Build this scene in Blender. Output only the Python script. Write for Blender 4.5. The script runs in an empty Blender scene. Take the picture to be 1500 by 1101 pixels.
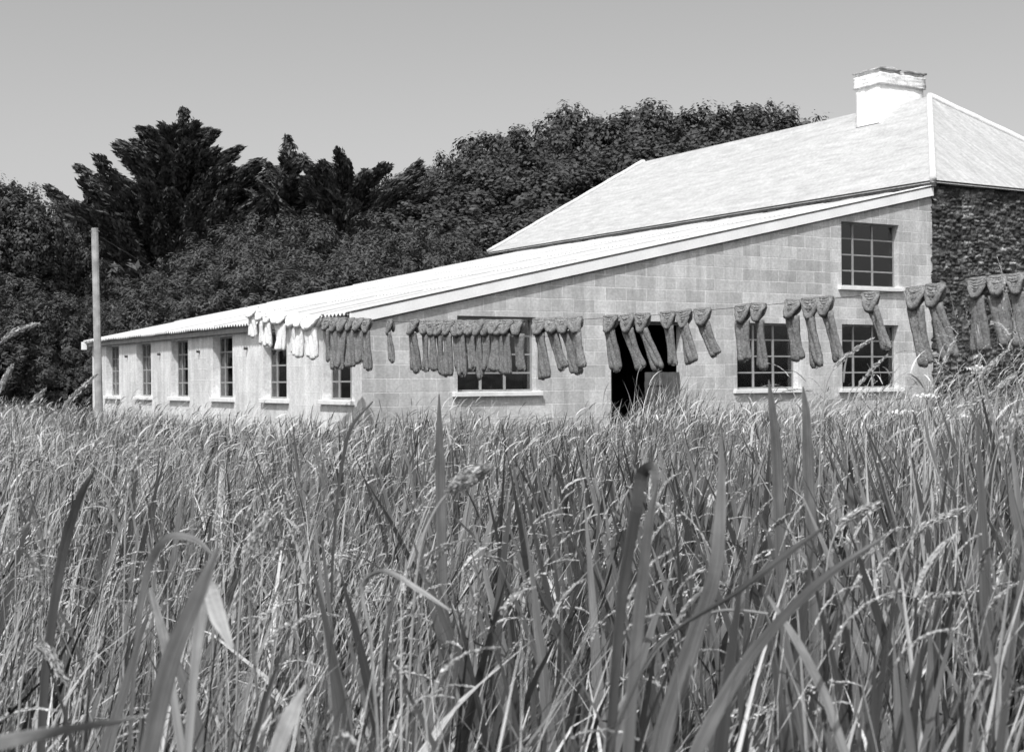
import bpy, bmesh, math, random
import numpy as np
from mathutils import Vector, Matrix
random.seed(7)
RNG = np.random.default_rng(11)
SC = bpy.context.scene
COL = SC.collection
R = math.radians

# ------------------------------------------------------------------ camera
EYE = 1.28
cam_d = bpy.data.cameras.new("camera")
cam = bpy.data.objects.new("camera", cam_d)
COL.objects.link(cam)
cam_d.sensor_width = 36.0
cam_d.lens = 2040.0 / 1500.0 * 36.0
cam_d.clip_start = 0.05
cam_d.clip_end = 2000.0
cam.matrix_world = (Matrix.Translation((0, 0, EYE)) @ Matrix.Rotation(R(90.205), 4, 'X')
                    @ Matrix.Rotation(R(-0.42), 4, 'Z'))
cam_d.dof.use_dof = True
cam_d.dof.focus_distance = 9.0
cam_d.dof.aperture_fstop = 12.0
SC.camera = cam

# ------------------------------------------------------------------ light
SUN_DIR = Vector((-0.34, -0.94, 0.0)).normalized()
SUN_EL = R(57)
sun_v = Vector((SUN_DIR.x * math.cos(SUN_EL), SUN_DIR.y * math.cos(SUN_EL), math.sin(SUN_EL)))
W = bpy.data.worlds.new("World")
SC.world = W
W.use_nodes = True
wn = W.node_tree
bg = wn.nodes["Background"]
sky = wn.nodes.new("ShaderNodeTexSky")
sky.sky_type = 'NISHITA'
sky.sun_disc = False
sky.sun_elevation = SUN_EL
sky.sun_rotation = math.atan2(SUN_DIR.x, SUN_DIR.y)
sky.air_density = 1.0
sky.dust_density = 3.0
sky.ozone_density = 1.0
bw = wn.nodes.new("ShaderNodeRGBToBW")
wn.links.new(sky.outputs[0], bw.inputs[0])
wn.links.new(bw.outputs[0], bg.inputs[0])
bg.inputs[1].default_value = 0.15
sd = bpy.data.lights.new("sun", 'SUN')
sd.energy = 3.7
sd.angle = R(0.5)
sd.color = (1.0, 1.0, 1.0)
sun = bpy.data.objects.new("sun", sd)
sun.rotation_euler = sun_v.to_track_quat('Z', 'Y').to_euler()
COL.objects.link(sun)
SC.view_settings.view_transform = 'Standard'
SC.view_settings.look = 'None'
SC.view_settings.exposure = 0.25
SC.view_settings.gamma = 1.0

# ------------------------------------------------------------------ helpers
def hor(px):
    return 567 - 0.0074 * (px + 495)

def at(px, py, d):
    """point of the photo (1500 px wide) at forward distance d"""
    return Vector(((px - 750) / 2040 * d, d, EYE + (hor(px) - py) * d / 2040))

def link(o, parent=None):
    COL.objects.link(o)
    if parent is not None:
        o.parent = parent
    return o

def mesh_np(name, verts, faces, mat, parent=None, smooth=False, tone=None, lc=None):
    """verts (n,3) float, faces (m,4) or (m,3) int"""
    me = bpy.data.meshes.new(name)
    verts = np.asarray(verts, dtype=np.float32)
    faces = np.asarray(faces, dtype=np.int32)
    m, k = faces.shape
    me.vertices.add(len(verts))
    me.vertices.foreach_set("co", verts.ravel())
    me.loops.add(m * k)
    me.loops.foreach_set("vertex_index", faces.ravel())
    me.polygons.add(m)
    me.polygons.foreach_set("loop_start", np.arange(0, m * k, k, dtype=np.int32))
    me.polygons.foreach_set("loop_total", np.full(m, k, dtype=np.int32))
    if smooth:
        me.polygons.foreach_set("use_smooth", np.ones(m, dtype=bool))
    me.update(calc_edges=True)
    if tone is not None:
        a = me.attributes.new("tone", 'FLOAT', 'POINT')
        a.data.foreach_set("value", np.asarray(tone, dtype=np.float32).ravel())
    if lc is not None:
        a = me.attributes.new("lc", 'FLOAT_VECTOR', 'POINT')
        a.data.foreach_set("vector", np.asarray(lc, dtype=np.float32).ravel())
    me.materials.append(mat)
    o = bpy.data.objects.new(name, me)
    return link(o, parent)

class MB:
    def __init__(s):
        s.v = []; s.f = []
    def box(s, x0, y0, z0, x1, y1, z1):
        n = len(s.v)
        s.v += [(x0, y0, z0), (x1, y0, z0), (x1, y1, z0), (x0, y1, z0),
                (x0, y0, z1), (x1, y0, z1), (x1, y1, z1), (x0, y1, z1)]
        s.f += [tuple(n + i for i in q) for q in
                ((3, 2, 1, 0), (4, 5, 6, 7), (0, 1, 5, 4), (1, 2, 6, 5), (2, 3, 7, 6), (3, 0, 4, 7))]
    def quad(s, *p):
        n = len(s.v); s.v += [tuple(q) for q in p]; s.f.append(tuple(range(n, n + len(p))))
    def hexa(s, p):
        n = len(s.v); s.v += [tuple(q) for q in p]
        s.f += [tuple(n + i for i in q) for q in
                ((3, 2, 1, 0), (4, 5, 6, 7), (0, 1, 5, 4), (1, 2, 6, 5), (2, 3, 7, 6), (3, 0, 4, 7))]
    def tube(s, pts, rad, n=8, flat=1.0, ripple=0.0, lobes=6, up=Vector((0, -1, 0)), cap=True, ph=0.0):
        """rad: number or list; flat scales the thickness along `up`"""
        pts = [Vector(p) for p in pts]
        rings = []
        for i, p in enumerate(pts):
            t = (pts[min(i + 1, len(pts) - 1)] - pts[max(i - 1, 0)]).normalized()
            a = t.cross(up)
            if a.length < 1e-4: a = t.cross(Vector((1, 0, 0)))
            a.normalize(); b = t.cross(a).normalized()
            r = rad[i] if hasattr(rad, '__len__') else rad
            ring = []
            for k in range(n):
                th = 2 * math.pi * k / n
                rr = r * (1 + ripple * math.sin(lobes * th + ph + i * 0.35))
                q = p + a * (rr * math.cos(th)) + b * (rr * flat * math.sin(th))
                ring.append(len(s.v)); s.v.append(tuple(q))
            rings.append(ring)
        for i in range(len(rings) - 1):
            for k in range(n):
                s.f.append((rings[i][k], rings[i][(k + 1) % n], rings[i + 1][(k + 1) % n], rings[i + 1][k]))
        if cap:
            s.f.append(tuple(rings[0][::-1])); s.f.append(tuple(rings[-1]))
    def build(s, name, mat, parent=None, smooth=False, uv=None):
        me = bpy.data.meshes.new(name)
        me.from_pydata(s.v, [], s.f)
        if smooth:
            for p in me.polygons: p.use_smooth = True
        if uv:
            l = me.uv_layers.new(name="UVMap")
            for lp in me.loops:
                l.data[lp.index].uv = uv(me.vertices[lp.vertex_index].co)
        me.materials.append(mat)
        me.update()
        return link(bpy.data.objects.new(name, me), parent)

def empty(name, loc, rz=0.0):
    o = bpy.data.objects.new(name, None)
    o.location = loc; o.rotation_euler = (0, 0, rz)
    o.empty_display_size = 0.3
    return link(o)

def tag(o, label=None, cat=None, group=None, kind=None):
    if label: o["label"] = label
    if cat: o["category"] = cat
    if group: o["group"] = group
    if kind: o["kind"] = kind
    return o

# ------------------------------------------------------------------ materials
def mat(name, v=0.3, rough=0.8, noise=None, bump=None, spec=0.2, island=None, trans=0.0, attr=None):
    """v grey albedo; noise=(scale, amount, detail); bump=(scale, strength, dist);
    island=(lo,hi) random albedo factor for each leaf"""
    m = bpy.data.materials.new(name); m.use_nodes = True
    nt = m.node_tree; N = nt.nodes; L = nt.links
    b = N["Principled BSDF"]
    b.inputs["Roughness"].default_value = rough
    b.inputs["Specular IOR Level"].default_value = spec
    out = N["Material Output"]
    val = N.new("ShaderNodeValue"); val.outputs[0].default_value = v
    cur = val.outputs[0]
    def mul(a, bb):
        mm = N.new("ShaderNodeMath"); mm.operation = 'MULTIPLY'
        L.new(a, mm.inputs[0]); L.new(bb, mm.inputs[1]); return mm.outputs[0]
    def rng(sock, lo, hi, a=0.0, c=1.0):
        r = N.new("ShaderNodeMapRange"); L.new(sock, r.inputs[0])
        r.inputs[1].default_value = a; r.inputs[2].default_value = c
        r.inputs[3].default_value = lo; r.inputs[4].default_value = hi; return r.outputs[0]
    tc = N.new("ShaderNodeTexCoord")
    if noise:
        for (sc, am, de) in (noise if isinstance(noise, list) else [noise]):
            n = N.new("ShaderNodeTexNoise"); n.inputs["Scale"].default_value = sc
            n.inputs["Detail"].default_value = de; L.new(tc.outputs["Object"], n.inputs["Vector"])
            cur = mul(cur, rng(n.outputs[0], 1 - am, 1 + am, 0.3, 0.7))
    if island:
        g = N.new("ShaderNodeNewGeometry")
        cur = mul(cur, rng(g.outputs["Random Per Island"], island[0], island[1]))
    if attr:
        at_ = N.new("ShaderNodeAttribute"); at_.attribute_name = attr
        cur = mul(cur, at_.outputs["Fac"])
    L.new(cur, b.inputs["Base Color"])
    if bump:
        n = N.new("ShaderNodeTexNoise"); n.inputs["Scale"].default_value = bump[0]
        n.inputs["Detail"].default_value = 5; L.new(tc.outputs["Object"], n.inputs["Vector"])
        bp = N.new("ShaderNodeBump"); bp.inputs["Strength"].default_value = bump[1]
        bp.inputs["Distance"].default_value = bump[2]
        L.new(n.outputs[0], bp.inputs["Height"]); L.new(bp.outputs[0], b.inputs["Normal"])
    if trans > 0:
        t = N.new("ShaderNodeBsdfTranslucent"); L.new(cur, t.inputs[0])
        mx = N.new("ShaderNodeMixShader"); mx.inputs[0].default_value = trans
        L.new(b.outputs[0], mx.inputs[1]); L.new(t.outputs[0], mx.inputs[2]); L.new(mx.outputs[0], out.inputs[0])
    return m

def blade_mat(name, v, lo, hi, trans=.15, spec=.35, rough=.5):
    """leaf colour differs from blade to blade and carries lengthwise veins and dry spots"""
    m = bpy.data.materials.new(name); m.use_nodes = True
    N = m.node_tree.nodes; L = m.node_tree.links; b = N["Principled BSDF"]
    b.inputs["Roughness"].default_value = rough; b.inputs["Specular IOR Level"].default_value = spec
    g = N.new("ShaderNodeNewGeometry"); a = N.new("ShaderNodeAttribute"); a.attribute_name = "lc"
    sp = N.new("ShaderNodeSeparateXYZ"); L.new(a.outputs["Vector"], sp.inputs[0])
    def math_(op, x, y):
        q = N.new("ShaderNodeMath"); q.operation = op
        for i, k in enumerate((x, y)):
            if isinstance(k, (int, float)): q.inputs[i].default_value = k
            else: L.new(k, q.inputs[i])
        return q.outputs[0]
    r = g.outputs["Random Per Island"]
    def nz(sx, sy, lo_, hi_):
        cb = N.new("ShaderNodeCombineXYZ")
        L.new(math_('MULTIPLY', sp.outputs[0], sx), cb.inputs[0]); L.new(math_('MULTIPLY', sp.outputs[1], sy), cb.inputs[1]); L.new(math_('MULTIPLY', r, 97.0), cb.inputs[2])
        n = N.new("ShaderNodeTexNoise"); n.inputs["Scale"].default_value = 1; n.inputs["Detail"].default_value = 4; L.new(cb.outputs[0], n.inputs[0])
        mr = N.new("ShaderNodeMapRange"); L.new(n.outputs[0], mr.inputs[0]); mr.inputs[1].default_value = .3; mr.inputs[2].default_value = .7
        mr.inputs[3].default_value = lo_; mr.inputs[4].default_value = hi_; return n.outputs[0], mr.outputs[0]
    h, vein = nz(9, 2, .72, 1.25); _, blot = nz(1.5, 9, .75, 1.2)
    mr = N.new("ShaderNodeMapRange"); L.new(math_('POWER', r, 1.4), mr.inputs[0]); mr.inputs[3].default_value = lo * v; mr.inputs[4].default_value = hi * v
    cur = math_('MULTIPLY', math_('MULTIPLY', mr.outputs[0], vein), blot)
    L.new(cur, b.inputs["Base Color"])
    bp = N.new("ShaderNodeBump"); bp.inputs["Strength"].default_value = .5; bp.inputs["Distance"].default_value = .002
    L.new(h, bp.inputs["Height"]); L.new(bp.outputs[0], b.inputs["Normal"])
    t = N.new("ShaderNodeBsdfTranslucent"); L.new(cur, t.inputs[0])
    mx = N.new("ShaderNodeMixShader"); mx.inputs[0].default_value = trans
    L.new(b.outputs[0], mx.inputs[1]); L.new(t.outputs[0], mx.inputs[2]); L.new(mx.outputs[0], N["Material Output"].inputs[0])
    return m

def block_mat(name, c1, c2, mortar, strength=1.0, bumpd=0.006):
    m = bpy.data.materials.new(name); m.use_nodes = True
    nt = m.node_tree; N = nt.nodes; L = nt.links
    b = N["Principled BSDF"]; b.inputs["Roughness"].default_value = 0.92
    b.inputs["Specular IOR Level"].default_value = 0.1
    uv = N.new("ShaderNodeUVMap"); uv.uv_map = "UVMap"
    tc = N.new("ShaderNodeTexCoord")
    # slight wander of the courses
    wn_ = N.new("ShaderNodeTexNoise"); wn_.inputs["Scale"].default_value = 1.3
    L.new(uv.outputs[0], wn_.inputs["Vector"])
    sc = N.new("ShaderNodeVectorMath"); sc.operation = 'SCALE'; sc.inputs[3].default_value = 0.03
    L.new(wn_.outputs["Color"], sc.inputs[0])
    ad = N.new("ShaderNodeVectorMath"); ad.operation = 'ADD'
    L.new(uv.outputs[0], ad.inputs[0]); L.new(sc.outputs[0], ad.inputs[1])
    br = N.new("ShaderNodeTexBrick")
    br.offset = 0.5; br.squash = 1.0
    br.inputs["Color1"].default_value = (c1, c1, c1, 1)
    br.inputs["Color2"].default_value = (c2, c2, c2, 1)
    br.inputs["Mortar"].default_value = (mortar, mortar, mortar, 1)
    br.inputs["Scale"].default_value = 1.0
    br.inputs["Mortar Size"].default_value = 0.009
    br.inputs["Mortar Smooth"].default_value = 0.35
    br.inputs["Brick Width"].default_value = 0.45
    br.inputs["Row Height"].default_value = 0.225
    L.new(ad.outputs[0], br.inputs["Vector"])
    def noise(s, d, lo, hi, src=tc.outputs["Object"]):
        n = N.new("ShaderNodeTexNoise"); n.inputs["Scale"].default_value = s; n.inputs["Detail"].default_value = d
        L.new(src, n.inputs["Vector"])
        r = N.new("ShaderNodeMapRange"); L.new(n.outputs[0], r.inputs[0])
        r.inputs[1].default_value = 0.3; r.inputs[2].default_value = 0.7
        r.inputs[3].default_value = lo; r.inputs[4].default_value = hi
        return n.outputs[0], r.outputs[0]
    _, n1 = noise(0.7, 4, 0.88, 1.1)
    nb, n2 = noise(22, 6, 0.84, 1.14)
    _, n3 = noise(4.5, 5, 0.9, 1.08)
    # rain streaks: noise stretched vertically
    mp = N.new("ShaderNodeMapping"); mp.inputs["Scale"].default_value = (3.2, 0.35, 1)
    L.new(uv.outputs[0], mp.inputs[0])
    _, n4 = noise(1.6, 4, 0.80, 1.12, mp.outputs[0])
    # joints fade in and out: wash over them
    _, wash = noise(1.8, 3, 0.0, 1.0)
    base = N.new("ShaderNodeMix"); base.data_type = 'RGBA'
    L.new(wash, base.inputs[0])
    mean = (c1 + c2) / 2
    plain = N.new("ShaderNodeMix"); plain.data_type = 'RGBA'; plain.inputs[0].default_value = strength
    plain.inputs[6].default_value = (mean, mean, mean, 1)
    L.new(br.outputs[0], plain.inputs[7])
    half = N.new("ShaderNodeMix"); half.data_type = 'RGBA'; half.inputs[0].default_value = 0.35 * strength
    half.inputs[6].default_value = (mean, mean, mean, 1)
    L.new(br.outputs[0], half.inputs[7])
    L.new(half.outputs[2], base.inputs[6]); L.new(plain.outputs[2], base.inputs[7])
    cur = base.outputs[2]
    for n_ in (n1, n2, n3, n4):
        v = N.new("ShaderNodeVectorMath"); v.operation = 'SCALE'
        L.new(cur, v.inputs[0]); L.new(n_, v.inputs[3]); cur = v.outputs[0]
    L.new(cur, b.inputs["Base Color"])
    hm = N.new("ShaderNodeMath"); hm.operation = 'MULTIPLY_ADD'
    L.new(nb, hm.inputs[0]); hm.inputs[1].default_value = 0.5
    inv = N.new("ShaderNodeMath"); inv.operation = 'MULTIPLY'; inv.inputs[1].default_value = -0.6 * strength
    L.new(br.outputs["Fac"], inv.inputs[0]); L.new(inv.outputs[0], hm.inputs[2])
    bp = N.new("ShaderNodeBump"); bp.inputs["Strength"].default_value = 0.6; bp.inputs["Distance"].default_value = bumpd
    L.new(hm.outputs[0], bp.inputs["Height"]); L.new(bp.outputs[0], b.inputs["Normal"])
    return m

def glass_mat():
    m = bpy.data.materials.new("window_glass"); m.use_nodes = True
    nt = m.node_tree; N = nt.nodes; L = nt.links
    for n in list(N):
        if n.type == 'BSDF_PRINCIPLED': N.remove(n)
    t = N.new("ShaderNodeBsdfTransparent"); t.inputs[0].default_value = (.8, .8, .8, 1)
    g = N.new("ShaderNodeBsdfGlossy"); g.inputs["Roughness"].default_value = 0.03
    g.inputs[0].default_value = (.95, .95, .95, 1)
    fr = N.new("ShaderNodeFresnel"); fr.inputs[0].default_value = 1.75
    tc = N.new("ShaderNodeTexCoord")
    n = N.new("ShaderNodeTexNoise"); n.inputs["Scale"].default_value = 2.5
    L.new(tc.outputs["Object"], n.inputs["Vector"])
    bp = N.new("ShaderNodeBump"); bp.inputs["Strength"].default_value = 0.25; bp.inputs["Distance"].default_value = 0.01
    L.new(n.outputs[0], bp.inputs["Height"]); L.new(bp.outputs[0], g.inputs["Normal"])
    mx = N.new("ShaderNodeMixShader"); L.new(fr.outputs[0], mx.inputs[0])
    L.new(t.outputs[0], mx.inputs[1]); L.new(g.outputs[0], mx.inputs[2])
    L.new(mx.outputs[0], N["Material Output"].inputs[0])
    return m

M = {
    'gable': block_mat("grey_concrete_block", 0.42, 0.68, 0.74, 1.0),
    'limewash': block_mat("limewashed_block", 0.63, 0.77, 0.76, 0.6),
    'sheet': mat("corrugated_sheet_white", 0.49, 0.7, noise=[(1.2, .07, 5), (9, .06, 6)], bump=(30, .2, .003)),
    'board': mat("white_painted_board", 0.90, 0.65, noise=[(2.0, .07, 5), (30, .05, 5)], bump=(40, .2, .003)),
    'sill': mat("white_sill", 0.78, 0.7, noise=[(6, .1, 5)], bump=(40, .3, .003)),
    'frame': mat("grey_steel_frame", 0.30, 0.55, noise=(12, .15, 4)),
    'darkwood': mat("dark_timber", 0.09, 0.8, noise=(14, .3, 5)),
    'greywood': mat("weathered_timber_door", 0.10, 0.8, noise=(9, .25, 5), bump=(30, .4, .004)),
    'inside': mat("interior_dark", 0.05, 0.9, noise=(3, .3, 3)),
    'inner_white': mat("interior_fittings", 0.5, 0.8, noise=(3, .3, 3)),
    'glass': glass_mat(),
    'wool': mat("grey_wool", 0.21, 1.0, noise=[(38, .35, 6), (7, .2, 3)], bump=(90, 1.0, .012), spec=0.0),
    'woolwhite': mat("white_wool", 0.80, 1.0, noise=[(38, .14, 6)], bump=(90, 1.0, .010), spec=0.0),
    'rope': mat("dark_cord", 0.03, 0.9),
    'post': mat("grey_timber_post", 0.32, 0.85, noise=[(5, .35, 6), (1.5, .2, 3)], bump=(30, .6, .006)),
    'bark': mat("bark", 0.05, 0.95, noise=(6, .4, 5), bump=(12, .8, .03)),
}

# ------------------------------------------------------------------ ground
def ground():
    n = 120
    xs = np.sign(np.linspace(-1, 1, n)) * np.abs(np.linspace(-1, 1, n)) ** 2.2 * 700
    X, Y = np.meshgrid(xs, xs + 20)
    Z = 0.04 * np.sin(X * .31) * np.cos(Y * .27)
    v = np.stack([X, Y, Z], -1).reshape(-1, 3)
    idx = np.arange(n * n).reshape(n, n)
    f = np.stack([idx[:-1, :-1], idx[:-1, 1:], idx[1:, 1:], idx[1:, :-1]], -1).reshape(-1, 4)
    o = mesh_np("ground", v, f, mat("meadow_soil", 0.025, 0.95, noise=[(.4, .3, 5), (8, .4, 6)], bump=(10, .8, .03)), smooth=True)
    tag(o, kind="structure")
ground()

# ------------------------------------------------------------------ buildings
UR = Vector((.8536, .521, 0)); UL = Vector((-.521, .8536, 0))
CORNER = Vector((-2.3725, 22.0, 0)); ANG = math.atan2(.521, .8536)
SLOPE = 0.2165
def roof_z(x): return 2.36 + SLOPE * x           # top of the wall under the sheets

def wall_panel(length, top, openings, axis, thick, name, material, parent):
    """wall whose outer face lies on axis plane 0; axis 'x' = runs along +x (faces -y); 'y' = runs along +y (faces -x)"""
    mb = MB()
    def P(a, d, z):
        return (a, d, z) if axis == 'x' else (d, a, z)
    br = sorted(set([0, length] + [o[0] for o in openings] + [o[1] for o in openings]))
    for a, b in zip(br[:-1], br[1:]):
        cut = sorted([(o[2], o[3]) for o in openings if o[0] <= a + 1e-6 and o[1] >= b - 1e-6])
        segs = []; z = -0.3
        for (z0, z1) in cut:
            if z0 > z: segs.append((z, z, z0, z0))
            z = z1
        segs.append((z, z, top(a), top(b)))
        for (a0, b0, a1, b1) in segs:
            for d in (0, thick):
                mb.quad(P(a, d, a0), P(b, d, b0), P(b, d, b1), P(a, d, a1))
        mb.quad(P(a, 0, top(a)), P(b, 0, top(b)), P(b, thick, top(b)), P(a, thick, top(a)))
    for (a, b, z0, z1) in openings:
        z0c = max(z0, -0.3)
        mb.quad(P(a, 0, z0c), P(a, thick, z0c), P(a, thick, z1), P(a, 0, z1))
        mb.quad(P(b, 0, z0c), P(b, thick, z0c), P(b, thick, z1), P(b, 0, z1))
        mb.quad(P(a, 0, z1), P(b, 0, z1), P(b, thick, z1), P(a, thick, z1))
        mb.quad(P(a, 0, z0c), P(b, 0, z0c), P(b, thick, z0c), P(a, thick, z0c))
    for a in (0, length):
        mb.quad(P(a, 0, -.3), P(a, thick, -.3), P(a, thick, top(a)), P(a, 0, top(a)))
    if axis == 'x': uv = lambda c: (c.x + c.y * .7, c.z)
    else: uv = lambda c: (c.y + c.x * .7 + .2, c.z)
    return mb.build(name, material, parent, uv=uv)

def window(root, axis, a, b, z0, z1, cols, rows, rec=0.13, sill_t=.075, label=None):
    """steel casement set in an opening, with pane and sill as sub-parts"""
    def B(mb, a0, d0, zz0, a1, d1, zz1):
        if axis == 'x': mb.box(a0, d0, zz0, a1, d1, zz1)
        else: mb.box(d0, a0, zz0, d1, a1, zz1)
    e = 0.003
    w = MB(); A0, A1 = a + e, b - e; Z0, Z1 = z0 + e, z1 - e; t = .035
    B(w, A0, rec, Z0, A0 + t, rec + .04, Z1); B(w, A1 - t, rec, Z0, A1, rec + .04, Z1)
    B(w, A0 + t, rec, Z0, A1 - t, rec + .04, Z0 + t); B(w, A0 + t, rec, Z1 - t, A1 - t, rec + .04, Z1)
    prev = A0 + t
    for c in cols:                       # fractions of the width
        x = A0 + (A1 - A0) * c
        B(w, x - .021, rec - .006, Z0 + t, x + .021, rec + .034, Z1 - t)
    for k in range(1, rows):
        z = Z0 + (Z1 - Z0) * k / rows
        edges = [A0 + t] + [A0 + (A1 - A0) * c for c in cols] + [A1 - t]
        for i in range(len(edges) - 1):
            l = edges[i] + (.021 if i else 0); r_ = edges[i + 1] - (.021 if i < len(edges) - 2 else 0)
            B(w, l, rec + .002, z - .014, r_, rec + .028, z + .014)
    fr = w.build("window", M['frame'], root)
    if label: fr["label"] = label
    p = MB(); B(p, A0 + t * .6, rec + .012, Z0 + t * .6, A1 - t * .6, rec + .016, Z1 - t * .6)
    p.build("pane", M['glass'], fr)
    s = MB(); B(s, a - .10, -.07, z0 - sill_t, b + .10, rec - .003, z0 + .002)
    so = s.build("sill", M['sill'], fr)
    bv = so.modifiers.new("bevel", 'BEVEL'); bv.width = .008; bv.segments = 2
    return fr

def workshop():
    root = empty("workshop", CORNER, ANG)
    tag(root, "long low concrete block lean-to workshop with a white corrugated roof", "workshop")
    L_END = 16.1
    gable_open = [(1.73, 3.26, 1.10, 2.36), (4.82, 6.45, -.3, 2.33), (7.71, 9.23, 1.09, 2.34),
                  (10.40, 11.97, 1.08, 2.35), (10.40, 12.0, 3.10, 4.38)]
    wall_panel(12.97, roof_z, gable_open, 'x', .22, "gable_wall", M['gable'], root)
    yc = [.92, 3.64, 6.38, 9.06, 11.66, 14.23]
    lo = [(c - .56, c + .56, .985, 2.20) for c in yc]
    # side wall starts behind the gable wall so that the two do not share faces
    mbw = wall_panel(L_END, lambda a: 2.352, lo, 'y', .22, "side_wall", M['limewash'], root)
    mbw.location = (-.004, .003, 0)
    lo_x = MB()
    lo_x.box(.22, L_END - .25, -.3, 12.9, L_END - .02, 2.3)
    lo_x.hexa([(.22, L_END - .25, 2.303), (12.9, L_END - .25, 2.303), (12.9, L_END - .02, 2.303), (.22, L_END - .02, 2.303),
               (.22, L_END - .25, 2.33), (12.9, L_END - .25, roof_z(12.9)), (12.9, L_END - .02, roof_z(12.9)), (.22, L_END - .02, 2.33)])
    lo_x.build("rear_wall", M['limewash'], root, uv=lambda c: (c.x, c.z))
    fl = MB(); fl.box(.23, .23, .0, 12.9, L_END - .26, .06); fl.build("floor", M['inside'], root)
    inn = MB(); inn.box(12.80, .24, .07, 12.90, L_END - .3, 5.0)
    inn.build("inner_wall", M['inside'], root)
    # work bench and pale bundles that show through the glass
    bn = MB(); bn.box(8.0, 2.2, .8, 12.3, 2.9, .86)
    for x in (8.1, 10.1, 12.1): bn.box(x, 2.3, .064, x + .08, 2.38, .797)
    for k in range(9):
        x = 8.2 + k * .44; h = .10 + .09 * ((k * 7) % 5) / 4
        bn.box(x, 2.35, .863, x + .26, 2.7, .863 + h)
    bn.build("work_bench", M['inner_white'], root)
    # windows
    window(root, 'x', *gable_open[0], [.33, .64], 4)
    window(root, 'x', *gable_open[2], [.33, .66], 4)
    window(root, 'x', *gable_open[3], [.27, .61], 4)
    window(root, 'x', *gable_open[4], [.27, .61], 4)
    for o in lo: window(root, 'y', *o, [.30, .72], 4, rec=.14)
    # half door
    d = MB(); x = 5.66
    while x < 6.42:
        x2 = min(x + .128, 6.44); d.box(x, .10, .02, x2 - .006, .135, 1.42); x = x2
    d.box(5.67, .137, .30, 6.43, .16, .40); d.box(5.67, .137, 1.15, 6.43, .16, 1.25)
    do = d.build("door", M['greywood'], root)
    hb = MB(); hb.box(5.70, .088, 1.18, 6.05, .098, 1.215); hb.build("hinge", M['darkwood'], do)
    df = MB(); df.box(4.823, .06, 0, 4.88, .16, 2.327); df.box(4.883, .06, 2.27, 6.447, .16, 2.327)
    df.build("door_frame", M['darkwood'], root)
    # fascia under the eave, rafters
    fa = MB(); fa.box(-.10, -.02, 2.235, -.075, L_END, 2.325); fa.build("fascia", mat("grey_fascia", .36, .8, noise=(8, .2, 4)), root)
    # ---- corrugated roof: real sheets with laps
    y0, y1 = -.055, L_END + .18
    pitch, amp = .146, .024
    ny = int((y1 - y0) / pitch * 8)
    ys = np.linspace(y0, y1, ny)
    rows = [(-.20, 2.30), (2.30, 4.9), (4.9, 7.5), (7.5, 10.1), (10.1, 12.93)]
    V = []; F = []
    prof = amp * np.cos(2 * np.pi * ys / pitch)
    side = 0.010 * (np.floor((ys - y0) / 1.02) % 2)
    for k, (xa, xb) in enumerate(rows):
        xa2 = xa - (.12 if k else 0)
        for (x, dz) in ((xa2, .016 if k else 0), (xb, 0)):
            z = roof_z(x) + .045 + dz + prof + side
            for zz in (z, z - .008, z, z - .008):
                V.append(np.stack([np.full(ny, x), ys, zz], -1))
        b = k * 8 * ny; i = np.arange(ny - 1)
        def q(r0, r1): return np.stack([b + r0 * ny + i, b + r1 * ny + i, b + r1 * ny + i + 1, b + r0 * ny + i + 1], -1)
        F += [q(0, 4), q(5, 1), q(2, 3), q(7, 6)]
    mesh_np("corrugated_roof", np.concatenate(V), np.concatenate(F), M['sheet'], root, smooth=True)
    # ridge of each sheet's side lap along the slope (long dark lines in the photo)
    lap = MB()
    for yy in (1.10, 2.13, 4.21, 6.3, 9.4):
        z = lambda x: roof_z(x) + .070
        lap.hexa([(-.19, yy, z(-.19)), (12.9, yy, z(12.9)), (12.9, yy + .05, z(12.9)), (-.19, yy + .05, z(-.19)),
                  (-.19, yy, z(-.19) + .016), (12.9, yy, z(12.9) + .016), (12.9, yy + .05, z(12.9) + .016), (-.19, yy + .05, z(-.19) + .016)])
    lap.build("lap_strip", M['sheet'], root)
    def verge(ya, yb, za, zb, name, xa=-.22, xb=12.96, mt=None):
        v = MB()
        v.hexa([(xa, ya, roof_z(xa) + za), (xb, ya, roof_z(xb) + za), (xb, yb, roof_z(xb) + za), (xa, yb, roof_z(xa) + za),
                (xa, ya, roof_z(xa) + zb), (xb, ya, roof_z(xb) + zb), (xb, yb, roof_z(xb) + zb), (xa, yb, roof_z(xa) + zb)])
        return v.build(name, mt or M['board'], root)
    verge(-.062, -.032, -.13, .045, "bargeboard")
    verge(-.078, .20, .080, .095, "verge_capping")
    verge(-.030, -.006, -.152, -.10, "batten", mt=M['darkwood'])
    verge(L_END + .19, L_END + .22, -.13, .045, "bargeboard")
    pu = MB()
    for k in range(12):
        x = .35 + k * 1.12
        pu.box(x, -.028, roof_z(x) - .055, x + .05, L_END, roof_z(x) + .008)
    pu.build("purlin", M['darkwood'], root)
    # small cap box at far eave end, vent holes with iron pins along the side wall
    cp = MB(); cp.box(-.24, L_END + .02, 2.16, -.14, L_END + .185, 2.36); cp.build("gutter_end", M['board'], root)
    for y in (5.02, 7.75, 10.4, 12.95):
        pm = MB(); pm.tube([(-.003, y, 1.93), (-.07, y, 1.93)], .028, 8); pm.build("wall_fixing", M['darkwood'], root)
    return root
workshop()

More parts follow.
